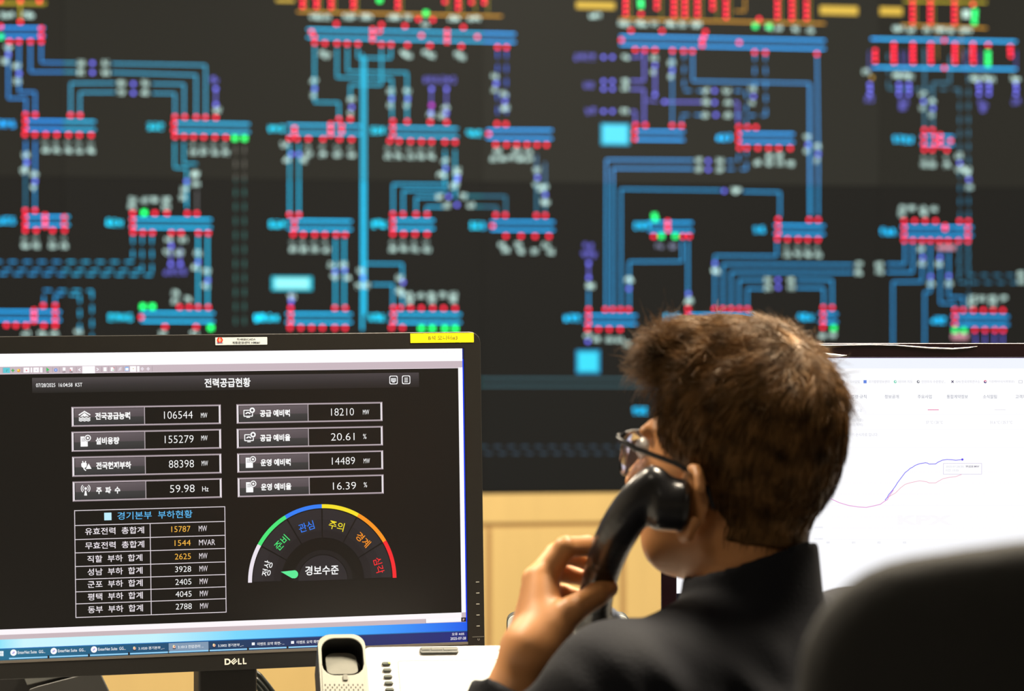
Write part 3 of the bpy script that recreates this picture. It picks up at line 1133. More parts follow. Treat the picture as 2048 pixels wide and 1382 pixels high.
glossy_scr = screen_mat('monitor_screen', 0.38, 0.5)
S = Flat(M_O + MN * .0001, MX, MZ, MN)
g = lambda v: rgb(v, v, v)
BLK = (0.0012, 0.0010, 0.0011)
S.rect(0, 0, SW, SH, BLK, 0)
l_ = lambda v: S.px(2, v)[1]           # height of a level seen at the left edge of the photo
r_ = lambda v: S.px(920, v)[1]
both = lambda a, b: (l_(a) + r_(b)) / 2
xr = S.px(925.8, 800)[0]
xs = S.px(917, 790)[0]
WHT, PNK = (1.08, 1.05, 1.08), rgb(201, 184, 192)
z_w = both(733.6, 721.7)
z_g = both(748.6, 736.6)
S.rect(0, z_w, xr, SH, WHT, 1)
S.rect(0, z_g, xr, z_w, PNK, 1)
S.rect(0, z_g, xr, z_g + .0006, rgb(225, 212, 220), 2)
zb0, zb1, zb2 = both(1257, 1227), both(1267, 1238), both(1276.3, 1247)
S.rect(0, zb1, xr, zb0, rgb(252, 246, 250), 1)
S.rect(0, zb2, xr, zb1, rgb(200, 182, 188), 1)
xk = S.px(851, 1243)[0]
S.rect(xk, zb2 + .0005, xr - .004, zb1, rgb(252, 248, 252), 2)
S.rect(xk, zb2, xk + .0004, zb1, rgb(120, 110, 116), 3)
S.rect(xs, zb1, xr, z_g + .001, (1.02, .99, 1.02), 2)
S.rect(xs, zb1, xr, zb0, PNK, 3)
S.rect(xr - .0055, zb2 + .0003, xr, zb1, (.01, .01, .01), 3)
S.text('F', 927.3, 1239.5, 3.5, 4.5, rgb(230, 190, 190), 4, .02)
S.rect(xr, zb2, SW, z_w + .002, (0.005, 0.045, 0.95), 1)
S.rect(xr, z_w + .002, SW, SH, (0.01, 0.02, 0.25), 1)
# wallpaper strip and taskbar
z_t = both(1296, 1264)
z_d = both(1318.8, 1282.6) * 0
grad = [(0.00, (125, 225, 250)), (.06, (205, 245, 254)), (.33, (195, 243, 253)), (.50, (120, 215, 252)), (.68, (70, 185, 252)), (.85, (45, 145, 250)), (1.0, (22, 92, 235))]
for (a, ca), (c, cc) in zip(grad, grad[1:]):
    S.rect(a * SW, z_t, c * SW, zb2, [rgb(*ca), rgb(*cc), rgb(*cc), rgb(*ca)], 1)
S.rect(0, z_t - .0004, SW, z_t + .0005, rgb(10, 110, 185), 2)
tb = [(0, (32, 112, 145)), (.25, (24, 88, 125)), (.5, (18, 55, 95)), (.7, (14, 34, 92)), (1, (22, 36, 120))]
for (a, ca), (c, cc) in zip(tb, tb[1:]):
    S.rect(a * SW, 0, c * SW, z_t, [rgb(*ca), rgb(*cc), rgb(*cc), rgb(*ca)], 1)
items = [(18, 95), (99, 176), (180, 256), (260, 336), (337.5, 417), (419, 494), (498, 573), (577, 652)]
for i, (a, c) in enumerate(items):
    vy = 1312 - .0405 * a
    ax, cx = S.px(a, vy)[0], S.px(c, vy)[0]
    if i == 4:
        S.rect(ax, .0009, cx, z_t - .0008, rgb(128, 152, 178), 2)
    S.rect(ax, .0008, cx, .0022, rgb(150, 214, 250), 3)
    S.rect(cx, .0, cx + .0018, .0032, (.004, .006, .01), 2)
for k in range(3):
    u, v = 27 + 80.5 * k, 1305.3 - 3.2 * k
    S.disc(u, v, .0034, (1.0, .97, 1.0), 4)
    S.disc(u + .8, v - .6, .0010, rgb(190, 170, 225), 5, 10)
    S.disc(u - 1.2, v + 1.2, .0008, rgb(160, 170, 230), 5, 10)
    S.text('EnterNet Suite  GG...', u + 36, v - 1.4, 55, 6.0, (1, 1, 1), 5, .004)
for t, u, v, w in (('3.1020 경기본부_...', 302.8, 1296.0, 52), ('3.1013 전압관리 ...', 381.5, 1293.0, 51), ('3.3002 경기본부_...', 461.5, 1290.4, 51), ('이벤트 요약 화면- ...', 541.5, 1287.0, 54), ('이벤트 요약 화면- ...', 620, 1283.6, 54)):
    S.text(t, u, v, w, 6.4, (1, 1, 1), 5, .004)
for u, v in ((269, 1296.5), (348.2, 1293.5), (428.2, 1290.6)):
    S.disc(u, v, .0016, rgb(245, 200, 175), 4, 12)
    S.disc(u - .9, v - 1.8, .0009, rgb(250, 240, 170), 5, 10)
    S.disc(u + 1, v - .6, .0006, rgb(190, 60, 50), 6, 8)
    S.prect((u - 2.6, v + 3), (u + 3, v + 4.4), (.02, .01, .01), 5)
for u, v in ((506.5, 1287.7), (585, 1284.8)):
    S.prect((u - 3, v - 2.6), (u + 3, v + 2.6), (.95, .98, 1.05), 4)
    S.prect((u - 1, v + 2.6), (u + 1, v + 4.6), (.01, .02, .06), 4)
for i in (0, 1):
    for j in (0, 1):
        S.prect((0.3 + 3.5 * i, 1302.2 + 5.2 * j), (3.4 + 3.5 * i, 1306.9 + 5.2 * j), (.9, .98, 1), 4)
S.text('오후 4:05', 916, 1268, 24.6, 5.8, (1, 1, 1), 5, .003)
S.text('2025-07-28', 916.3, 1276.8, 31, 5.2, (1, 1, 1), 5, .003)
# toolbar icons
tool = lambda u0, u1, c, v=None, h=5: S.prect((u0, (740.8 - .0128 * u0 if v is None else v) - h), (u1, (740.8 - .0128 * u1 if v is None else v) + h), c, 3)
tool(6, 20, rgb(95, 200, 215), h=5.4)
S.text('↖', 15, 742, 5, 5, rgb(40, 150, 90), 4, .02)
S.prect((22.5, 740), (29, 742), rgb(70, 180, 90), 4)
S.prect((24.7, 737.5), (26.8, 744.5), rgb(70, 180, 90), 4)
S.disc(37.2, 741, .0018, rgb(240, 165, 50), 4)
S.disc(36.2, 740, .0009, rgb(255, 235, 120), 5)
tool(47, 59, (1, .98, 1)), tool(61, 64.5, (1, .98, 1)), tool(66.5, 78, (1, .98, 1)), tool(80, 85, (1, .98, 1))
S.disc(53, 741, .0008, rgb(230, 120, 130), 4, 8)
S.disc(72.5, 740.5, .0008, rgb(215, 205, 215), 4, 8)
S.poly([S.px(92.8, 743), S.px(92.8, 734.5), S.px(99, 740)], rgb(70, 190, 100), 4)
S.text('EK', 96, 744.2, 5, 2.6, (.03, .02, .03), 4, .02)
S.disc(111.5, 740, .0018, rgb(110, 150, 225), 4)
S.disc(111.5, 740, .0007, rgb(225, 225, 245), 5)
for u, c in ((128, (.96, .95, .98)), (142.5, (.96, .93, .95))):
    S.prect((u - 2.6, 734.8), (u + 3, 741.3), c, 4)
S.prect((139.5, 739), (142, 741.5), rgb(235, 110, 110), 5)
S.text('ACK', 128, 744, 6.4, 2.6, (.05, .03, .05), 4, .02)
S.text('DEL', 142.5, 744, 6.4, 2.6, (.05, .03, .05), 4, .02)
S.text('<', 158.8, 739.5, 4.5, 7, (.98, .95, 1), 4, .03)
S.prect((164.5, 732.4), (190, 746.5), (1.05, 1.02, 1.05), 3)
S.text('>', 195.3, 738.8, 4.5, 7, (.98, .95, 1), 4, .03)
for u in (210, 224.5):
    S.prect((u - 3.2, 734.6), (u + 3.2, 742.5), (.98, .98, 1), 4)
S.disc(227.5, 735.5, .0006, rgb(230, 90, 90), 5, 8)
S.disc(226, 740.5, .0006, rgb(120, 200, 130), 5, 8)
S.poly([S.px(236, 742), S.px(238, 736), S.px(243, 733.5), S.px(242.5, 740)], rgb(225, 215, 225), 4)
S.prect((250, 733.6), (257.5, 742), rgb(110, 170, 240), 3)
S.prect((250.8, 735.5), (256.8, 741.2), (.95, .98, 1.05), 4)
S.prect((260, 732.2), (272.3, 743.5), (1, .98, 1), 3)
S.prect((274, 732.2), (279, 743.3), (1, .98, 1), 3)
S.text('▲', 266.5, 737, 3, 2.5, rgb(220, 205, 160), 4)
for u in (284.6, 296.3):
    S.poly([S.px(u, 733.5), S.px(u + 3.6, 737.8), S.px(u, 742), S.px(u - 3.6, 737.8)], rgb(232, 222, 232), 4)
for u in (5, 43.5, 86.5, 104.8, 118.6, 152.3, 203, 217, 232, 246.5, 304):
    S.prect((u, 735.5 - .0128 * u + .5), (u + .7, 746 - .0128 * u + .5), rgb(150, 135, 145), 4)
S.text('—   □   ×', 888, 703.8, 46, 4, (.86, .84, .9), 3)
# dashboard header
h0, h1 = S.px(64, 755.6), S.px(837.7, 745.3)
zt, zb_ = (h0[1] + h1[1]) / 2, (S.px(64, 786)[1] + S.px(837, 775)[1]) / 2
zm = zt + (zb_ - zt) * .55
S.rect(h0[0], zm, h1[0], zt, [rgb(48, 45, 46), rgb(44, 40, 43), rgb(66, 60, 64), rgb(76, 70, 72)], 1)
S.rect(h0[0], zb_, h1[0], zm, [rgb(26, 25, 24), rgb(26, 22, 23), rgb(44, 40, 43), rgb(48, 45, 46)], 1)
S.text('07/28/2025  16:04:58  KST', 118.4, 770, 92.5, 7.6, (1, 1, 1), 3, .004)
S.text('전력공급현황', 455, 765.3, 92, 18.5, (1, 1, 1), 3, .022)
for u, v in ((787, 760), (812.2, 759.6)):
    c = S.px(u, v)
    for hh, col, ly in ((.0047, (1, .99, 1), 3), (.0039, (.015, .012, .016), 4)):
        S.poly([(c[0] + p[0], c[1] + p[1]) for p in round_rect(-hh, -hh, hh, hh, .0016, 4)], col, ly)
S.prect((782, 756.2), (791.8, 763.2), (.9, .9, .92), 5)
S.prect((784.5, 763.2), (789.5, 765), (.9, .9, .92), 5)
for k in range(3):
    S.prect((783, 757.4 + 2 * k), (790.8, 758.1 + 2 * k), (.1, .1, .12), 6)
    S.prect((808.6, 755.5 + 3.6 * k), (815.8, 757.1 + 3.6 * k), (1, 1, 1), 5)
# eight value boxes
LBOX = [((142.9, 813.7), (441.8, 848.3)), ((142.9, 863.2), (442.6, 897.5)), ((144.2, 913.3), (443.0, 947.0)), ((145.0, 963.0), (443.7, 995.8))]
RBOX = [((472.9, 808.4), (765.0, 842.2)), ((473.2, 857.2), (765.8, 891.0)), ((474.2, 906.7), (766.6, 938.9)), ((475.0, 955.5), (767.4, 987.4))]
for col, (boxes, du) in enumerate(((LBOX, (289.0, 289.6, 290.5, 291.5)), (RBOX, (616.0, 616.8, 617.6, 618.4)))):
    for (tl, br), dv in zip(boxes, du):
        a, c = S.px(*tl), S.px(*br)
        X0, X1, Z0, Z1 = a[0], c[0], c[1], a[1]
        dx = S.px(dv, (tl[1] + br[1]) / 2)[0]
        bt, bs = .0017, .0021
        lt, dk = rgb(205, 190, 198), rgb(120, 108, 114)
        wh = rgb(250, 246, 250)
        S.poly([(X0, Z1), (X1, Z1), (X1 - bs, Z1 - bt), (X0 + bs, Z1 - bt)], [dk, dk, lt, lt], 2)
        S.poly([(X0, Z0), (X1, Z0), (X1 - bs, Z0 + bt), (X0 + bs, Z0 + bt)], [dk, dk, lt, lt], 2)
        S.poly([(X0, Z0), (X0, Z1), (X0 + bs, Z1 - bt), (X0 + bs, Z0 + bt)], [lt, lt, wh, wh], 2)
        S.poly([(X1, Z0), (X1, Z1), (X1 - bs, Z1 - bt), (X1 - bs, Z0 + bt)], [lt, lt, wh, wh], 2)
        x_a, x_b, z_a, z_b = X0 + bs + .0008, dx, Z0 + bt + .0005, Z1 - bt - .0005
        zmid = z_b + (z_a - z_b) * .54
        S.rect(x_a, zmid, x_b, z_b, [rgb(92, 82, 86), rgb(80, 72, 77), rgb(96, 87, 92), rgb(106, 96, 100)], 2)
        S.rect(x_a, z_a, x_b, zmid, [rgb(52, 52, 54), rgb(44, 44, 46), rgb(58, 58, 59), rgb(62, 62, 62)], 2)
        S.rect(dx - .0004, Z0 + bt, dx + .0005, Z1 - bt, rgb(175, 165, 170), 3)
for t, u, v, w, h in (('전국공급능력', 225.3, 831.8, 70, 14.5), ('설비용량', 214.8, 881.5, 47.5, 14.5), ('전국현재부하', 227.3, 930.7, 70, 14.5), ('주  파  수', 216.4, 980.5, 48, 14.0),
                      ('공급 예비력', 549.8, 826.4, 60, 14), ('공급 예비율', 550.4, 875.5, 60.5, 14), ('운영 예비력', 551.2, 924.7, 60, 14), ('운영 예비율', 552.3, 973.4, 60.5, 14)):
    S.text(t, u, v, w, h, (1, 1, 1), 4, .034)
for t, u, v, w, h in (('106544', 356.7, 829.8, 57.2, 15), ('155279', 358.3, 878.4, 57.5, 15), ('88398', 362.8, 927.7, 50, 15), ('59.98', 364.5, 977.2, 49.3, 15),
                      ('18210', 685, 823.8, 45.6, 14.6), ('20.61', 685.4, 873.4, 47, 14.6), ('14489', 686.8, 921.7, 46, 14.6), ('16.39', 688.9, 971.6, 46, 14.6)):
    S.text(t, u, v, w, h, (1, 1, 1), 4, -.012)
for t, u, v, w, h in (('MW', 408.2, 830.6, 12.6, 10), ('MW', 408.8, 876, 12.6, 10), ('MW', 409.6, 926.5, 12.6, 10), ('Hz', 410.7, 977.7, 12.5, 10),
                      ('MW', 732, 824.2, 12.4, 9.5), ('%', 729.4, 872.8, 6.8, 10), ('MW', 733.4, 921.7, 12.4, 9.5), ('%', 730.7, 969.5, 6.8, 10)):
    S.text(t, u, v, w, h, (1, 1, 1), 4, .0)
# pictograms
I1 = (1, 1, 1)
S.pline([(158, 830), (168.8, 823), (180, 829.5)], .0013, I1, 4)
S.poly([S.px(159.5, 833.5), S.px(178.5, 833), S.px(168.8, 825.6)], I1, 4)
for k in range(3):
    S.pline([(158 + 3.7 * i, 836.2 + 2.7 * k + (.8 if i % 2 else -.8) - .0165 * 3.7 * i) for i in range(7)], .0009, I1, 4)
S.prect((165.5, 831.6), (167, 833.2), (.05, .05, .05), 5)
S.prect((171.5, 831.4), (173, 833.0), (.05, .05, .05), 5)


def page_icon(u, v):
    S.prect((u - 8, v - 8.5), (u + 6.5, v + 11.5), I1, 4)
    for k in range(3):
        S.prect((u - 6, v - 5 + 2.6 * k), (u + 1, v - 4.3 + 2.6 * k), rgb(110, 100, 110), 5)
    S.disc(u + 6.5, v - 5.5, .0038, rgb(96, 88, 92), 5)
    S.disc(u + 6.5, v - 5.5, .0034, I1, 6, r0=.0024)
    S.disc(u + 6.5, v - 5.5, .0013, I1, 6, 8)


page_icon(169, 881.5)
page_icon(499.3, 924)
page_icon(500, 973)
for i in (0, 1):
    S.prect((164.5 + 5.5 * i, 922), (166.5 + 5.5 * i, 928), I1, 4)
S.prect((162.5, 926.5), (173.5, 930), I1, 4)
S.disc(168, 930.5, .0029, I1, 4)
S.pline([(167.5, 933), (168.2, 938), (171.5, 941)], .0011, I1, 4)
S.poly([S.px(171.5, 938), S.px(183, 937.6), S.px(177.3, 926.8)], I1, 4)
S.poly([S.px(168.3, 991), S.px(174.2, 991), S.px(172.3, 981), S.px(170.2, 981)], I1, 4)
S.disc(171.2, 977, .0014, I1, 4, 12)
for r0, r1 in ((.0026, .0033), (.0043, .0051)):
    S.disc(171.2, 977, r1, I1, 4, 10, -52, 52, r0)
    S.disc(171.2, 977, r1, I1, 4, 10, 128, 232, r0)
for u, v in ((496.3, 826.5), (498, 875.3)):
    c = S.px(u, v)
    S.poly([(c[0] + p[0], c[1] + p[1]) for p in round_rect(-.0052, -.0037, .0052, .0037, .0008, 3)], I1, 4)
    S.poly([(c[0] + p[0], c[1] + p[1]) for p in round_rect(-.0042, -.0027, .0042, .0027, .0004, 3)], rgb(66, 62, 66), 5)
    S.disc(u - .5, v + 3.5, .0033, I1, 6, 12, 25, 155, .0019)
    S.prect((u - 3.5, v + 7.5), (u + 3.5, v + 9), I1, 4)
    S.disc(u + 8, v - 6, .0034, rgb(80, 74, 78), 6)
    S.disc(u + 8, v - 6, .0030, I1, 7, r0=.0014)
# load table
X0, X1 = S.px(149.5, 1050)[0], S.px(450.0, 1050)[0]
zs = [l - (l - r) * 0 for l, r in []]
lv = [1021.3, 1051.1, 1079.3, 1105.9, 1133.2, 1158.9, 1183.8, 1207.9, 1235.2]
zs = [S.px(149.5, v)[1] for v in lv]
xd = S.px(301.3, 1130)[0]
lc = rgb(225, 215, 222)
for z in zs:
    S.rect(X0, z - .0004, X1, z + .0004, lc, 2)
for x in (X0, X1):
    S.rect(x - .0004, zs[-1] - .0004, x + .0004, zs[0] + .0004, lc, 2)
S.rect(xd - .0004, zs[-1], xd + .0004, zs[1], lc, 2)
S.prect((208.3, 1025.5), (223, 1040.3), rgb(190, 238, 255), 3)
S.text('경기본부  부하현황', 310, 1029.8, 150, 15.5, rgb(98, 196, 255), 3, .002)
rows = [('유효전력  총합계', '15787', 'MW'), ('무효전력  총합계', '1544', 'MVAR'), ('직할  부하  합계', '2625', 'MW'), ('성남  부하  합계', '3928', 'MW'),
        ('군포  부하  합계', '2405', 'MW'), ('평택  부하  합계', '4045', 'MW'), ('동부  부하  합계', '2788', 'MW')]
ly = [1061.4, 1089.8, 1116.6, 1142.3, 1167.2, 1192.1, 1217.5]
vy = [1058.0, 1085.7, 1112.8, 1138.2, 1163.6, 1188.0, 1212.8]
for i, (a, n_, u_) in enumerate(rows):
    S.text(a, 229.2 + .3 * i, ly[i], 118 if i < 2 else 110, 14, rgb(248, 240, 246), 3, .006)
    w = 38 if i == 0 else 32
    S.text(n_, 380.8 + .45 * i - w / 2, vy[i], w, 11.5, rgb(255, 190, 70) if i < 3 else (1, 1, 1), 3, -.008)
    wu = 32 if i == 1 else 16.3
    S.text(u_, 397.6 + .45 * i + wu / 2, vy[i] - 1, wu, 11.3, rgb(248, 240, 246), 3, -.006)
# gauge
gc = S.px(645.6, 1160.4)
Rg = S.px(793, 1156)[0] - gc[0]
GC = [rgb(236, 228, 238), rgb(70, 230, 120), rgb(45, 125, 245), rgb(245, 225, 40), rgb(252, 150, 30), rgb(245, 35, 45)]
for k in range(6):
    a1, a0 = 180 - 30 * k, 150 - 30 * k
    S.ldisc(gc[0], gc[1], Rg, GC[k], 3, 12, a0, a1, Rg * .948)
    S.ldisc(gc[0], gc[1], Rg * .935, rgb(38, 35, 39), 2, 10, a0 + .6, a1 - .6, Rg * .80)
    S.ldisc(gc[0], gc[1], Rg * .80, rgb(33, 30, 34), 2, 10, a0 + .6, a1 - .6, Rg * .66)
    S.ldisc(gc[0], gc[1], Rg * .66, rgb(26, 23, 27), 2, 10, a0 + .6, a1 - .6, Rg * .56)
S.ldisc(gc[0], gc[1], Rg * .40, rgb(20, 18, 21), 2, 24, 0, 180, Rg * .34)
S.ldisc(gc[0], gc[1], Rg * .33, rgb(36, 33, 38), 2, 24, 0, 180)
for t, u, v, k in (('정상', 534.5, 1137, 0), ('준비', 563.3, 1085.3, 1), ('관심', 612.7, 1053.2, 2), ('주의', 673, 1051.5, 3), ('경계', 726, 1079.3, 4), ('심각', 757.3, 1131, 5)):
    S.text(t, u, v, 31, 17.5, GC[k] if k else (1, 1, 1), 4, .006, rot=75 - 30 * k)
S.text('경보수준', 643.8, 1140.5, 67, 19, (1, 1, 1), 4, .016)
nd = rgb(90, 235, 150)
S.disc(588.3, 1148.6, .0044, nd, 4)
S.poly([S.px(561.5, 1143.5), S.px(585, 1157), S.px(590, 1140.4)], nd, 4)
S.build('screen', glossy_scr, mon)

# stickers, logo, buttons on the bezel
paper = mat('sticker_white', (0.80, 0.88, 0.90), 0.5)
yel = mat('sticker_yellow', (0.98, 0.86, 0.01), 0.35, coat=.4)
ink = mat('sticker_ink', (0.02, 0.03, 0.05), 0.6)
BO = M_O + MN * .0023


def on_bezel(o, tl, br, m, name, parent, th=.0003):
    a, c = o.px(*tl), o.px(*br)
    pts = [o.o + o.ex * x + o.ez * z for x, z in round_rect(a[0], c[1], c[0], a[1], .0004, 2)]
    return MB().prism(pts, o.n * th).build(name, m, parent)


def mono(o, items, m, name, parent, lift=.0004):
    """Lettering as one thin mesh; items are text tuples or polygons."""
    f = Flat(o.o + o.n * lift, o.ex, o.ez, o.n)
    for it in items:
        if it[0] == 't':
            f.text(*it[1:6], (0, 0, 0), 1, it[6])
        else:
            f.poly([f.px(*p) for p in it[1]], (0, 0, 0), 1)
    return f.build(name, m, parent)


BF = Flat(BO, MX, MZ, MN)
st = on_bezel(BF, (430.5, 675), (534.5, 689.2), paper, 'white_sticker', mon)
st['label'] = 'white name sticker with a red emblem'
mono(BF, [('t', '차세대SCADA', 492.5, 678.6, 37.5, 4.8, .012), ('t', '계통운영센터 HMI#1', 492, 685.2, 56, 5.2, .012)], ink, 'lettering', st)
f = Flat(BO + MN * .0004, MX, MZ, MN)
f.disc(439.8, 680.2, .0033, (0, 0, 0), 1, 20, 100, 260, .0015)
f.disc(439.8, 680.2, .0033, (0, 0, 0), 1, 20, -80, 80, .0015)
f.build('emblem', mat('emblem_red', (0.80, 0.04, 0.02), .5), st)
f = Flat(BO + MN * .0004, MX, MZ, MN)
f.disc(439.2, 680.2, .0015, (0, 0, 0), 2, 12, 95, 265, .0003)
f.disc(440.4, 680.2, .0015, (0, 0, 0), 2, 12, -85, 85, .0003)
f.build('emblem_centre', mat('emblem_orange', (0.85, 0.35, 0.12), .5), st)
mono(BF, [('t', 'KEPCO', 439.8, 686, 12, 2.6, .03)], mat('emblem_blue', (0.03, 0.02, 0.25), .5), 'emblem_lettering', st)
sy = on_bezel(BF, (820.5, 667.0), (947.5, 684.6), yel, 'yellow_sticker', mon)
sy['label'] = 'yellow label tape'
mono(BF, [('t', 'B석 모니터#3', 886, 675.6, 58, 9, -.004)], mat('sticker_ink_olive', (0.10, 0.09, 0.01), .6), 'lettering', sy)
logo_m = mat('logo_silver', (0.95, 0.97, 0.90), 0.35)
lo_items = [('t', 'D', 455.3, 1323.4, 12.2, 12.6, .035), ('t', 'L', 479.6, 1322.9, 7.2, 12.2, .035), ('t', 'L', 489.4, 1322.2, 7.4, 12.2, .035)]
Ex, Ey = 468.4, 1322.6
e1, e2 = Vector((.74, -.67)), Vector((.67, .74))


def ept(a, c):
    p = e1 * a + e2 * c
    return (Ex + p.x, Ey + p.y)


lo_items.append(('p', [ept(-6, 4.2), ept(-6, -4.6), ept(-3.8, -4.6), ept(-3.8, 4.2)]))
for c in (-4.6, -1.2, 2.2):
    lo_items.append(('p', [ept(-4, c), ept(5.2, c), ept(5.2, c + 2.0), ept(-4, c + 2.0)]))
mono(BF, lo_items, logo_m, 'logo', mon, .0003)
tick = mat('button_mark_grey', (0.42, 0.42, 0.38), .4)
for v in (1164, 1186, 1208, 1230, 1252):
    u = 955.2 + (v - 1164) * .012
    on_bezel(BF, (u - 3.4, v - .8), (u + 3.4, v + .8), tick, 'button_mark', mon, .0002)
on_bezel(BF, (944.5, 1273.2), (969.6, 1273.9), mat('seam_grey', (0.12, 0.12, 0.11), .4), 'button_seam', mon, .0002)
f = Flat(BO + MN * .0003, MX, MZ, MN)
f.disc(957.2, 1278.5, .0012, (0, 0, 0), 1, 16, 120, 420, .0009)
f.build('power_mark', tick, mon)

# ---------------------------------------------------------------- right monitor
RM_D = 3.25
RO = at(1353, 1206, RM_D)
a = math.radians(-1.0)
RX, RN = Vector((1, 0, 0)), Vector((0, -1, 0))
RZ = EZ
RH = at(1353, 715, RM_D).z - RO.z
RWD = RH * 16 / 9
rm = empty('computer_monitor', Vector((RO.x + RWD / 2, RM_D + .05, DZ)), 'glossy black monitor on the right with a white web page and line chart', 'monitor', None)
gloss = mat('piano_black_bezel', (0.012, 0.004, 0.006), 0.12, coat=.5)
ring_mesh(RO, RX, RZ, RN, round_rect(-.0168, -.026, RWD + .0168, RH + .0158, .006), round_rect(0, 0, RWD, RH, .0002), .003, -.02).build('bezel', gloss, rm, bevel=(.0015, 3))
MB().frame_box(RO, RX, RZ, RN, (.05, .03, -.05), (RWD - .05, RH - .03, -.0201)).build('back_cover', black_pl, rm, bevel=(.012, 3))
cx = RO.x + RWD / 2
MB().box((cx - .035, RM_D + .055, DZ + .013), (cx + .035, RM_D + .085, RO.z + .15)).build('stand_neck', black_pl, rm, bevel=(.003, 2))
MB().prism([Vector((cx + p[0], RM_D + .06 + p[1], DZ + .001)) for p in round_rect(-.13, -.08, .13, .08, .06, 8)], Vector((0, 0, .012))).build('stand_foot', black_pl, rm, bevel=(.003, 2))
Q = Flat(RO + RN * .0001, RX, RZ, RN)
Q.rect(0, 0, RWD, RH, (1.0, 1.0, 1.03), 0)
zz = Q.px(1700, 737)[1]
Q.rect(0, zz, RWD, RH, rgb(242, 246, 255), 1)
Q.rect(0, RH - .0006, RWD, RH, rgb(90, 60, 110), 2)
Q.rect(0, 0, RWD, Q.px(1360, 1187)[1], rgb(16, 18, 26), 1)
for i in (0, 1):
    for j in (0, 1):
        Q.prect((1361 + 3.4 * i, 1193 + 3.4 * j), (1363.8 + 3.4 * i, 1195.8 + 3.4 * j), (.75, .85, .95), 3)
lt1, lt2, lt3 = rgb(214, 214, 222), rgb(168, 170, 182), rgb(222, 222, 230)
for t, u, w in (('전기사업법', 1705.9, 26.5), ('국가법령정보센터', 1757.9, 42), ('네이버 지도', 1810.8, 29), ('안전의식 수준향상...', 1867, 48), ('KMI 한국의학연구소', 1935.7, 48), ('기상레이더(낙뢰영상)', 2003, 51), ('전력거래소', 2068, 28)):
    Q.text(t, u, 763.3, w, 5.6, rgb(205, 205, 214), 3)
for t, u, w in (('법령·규칙', 1717.7, 30.5), ('정보공개', 1783.4, 28), ('주요사업', 1849.3, 28), ('통합계약정보', 1914.6, 42), ('소식알림', 1979.7, 27.5), ('고객지원', 2045, 28)):
    Q.text(t, u, 793.3, w, 7.4, rgb(148, 152, 165), 3)
for t, u, v, w, h in (('시장 수요', 1711.8, 821, 25, 6.4), ('기온(서울)', 1711.8, 840.4, 28, 6.6), ('(최고/최저)', 1711, 849.8, 29, 6.6), ('37 °C / 28 °C', 1868.7, 844.6, 33.5, 5.6),
                      ('31.6 °C / 25.7 °C', 2002.5, 844.6, 44.5, 5.6), ('※ 5분주기 순시자료 입니다.', 1719, 869.2, 74, 6.6), ('2025.07.28(월)', 1910, 933.3, 36, 4.6), ('시간: 15:55', 1904, 940.5, 26, 4.6)):
    Q.text(t, u, v, w, h, lt1, 3)
Q.text('99,838 MW', 1945, 933.3, 27, 4.6, rgb(130, 125, 140), 3, .01)
for t, u, v, w in (('00', 1656, 1085, 6), ('01', 1707, 1085, 6), ('02', 1758, 1085, 6), ('03', 1809, 1085, 6), ('10,000', 1637, 1078, 17), ('20,000', 1637, 1055, 17)):
    Q.text(t, u, v, w, 3.6, lt1, 3)
Q.text('KPX', 1850, 1040, 110, 20, rgb(253, 251, 254), 1, .04)
for v in (828, 858, 895, 943, 965, 988, 1010, 1033, 1056, 1079):
    Q.prect((1660, v), (2200, v + .5), rgb(248, 246, 252), 2)
Q.prect((1855.5, 818.9), (1877.5, 820.2), rgb(235, 110, 160), 3)
Q.prect((1989, 819), (2011, 819.8), rgb(226, 222, 230), 3)
bl = [(672, 1382), (690, 1360), (700, 1340), (730, 1305), (755, 1270), (770, 1245), (800, 1205), (830, 1165), (850, 1150), (870, 1132), (890, 1122), (910, 1108), (945, 1095), (990, 1088), (1005, 1090), (1020, 1098), (1070, 1097), (1090, 1083), (1125, 1067), (1160, 1062), (1200, 1064), (1230, 1068), (1282, 1062)]
Q.pline([(1600 + x / 3.948, 650 + y / 3.948) for x, y in bl], .0008, rgb(130, 120, 245), 4)
pk = [(690, 1362), (755, 1325), (795, 1285), (830, 1258), (880, 1243), (945, 1230), (1000, 1238), (1020, 1247), (1070, 1247), (1090, 1235), (1130, 1213), (1180, 1203), (1230, 1197), (1275, 1180)]
Q.pline([(1600 + x / 3.948, 650 + y / 3.948) for x, y in pk], .0006, rgb(242, 180, 200), 3)
mg = [(700, 5), (760, 22), (815, 50), (880, 80), (940, 98), (1000, 107), (1050, 110), (1100, 100), (1140, 90), (1165, 72), (1185, 60), (1190, 48), (1222, 0)]
Q.pline([(1400 + x / 3.16, 980 + y / 3.16) for x, y in mg], .0007, rgb(228, 145, 215), 4)
Q.disc(1924.7, 919, .0012, rgb(95, 75, 235), 5)
tp = [(1886.7, 926.8), (1963.2, 926.8), (1963.2, 948.4), (1886.7, 948.4), (1886.7, 926.8)]
Q.pline(tp, .0004, rgb(205, 195, 225), 4)
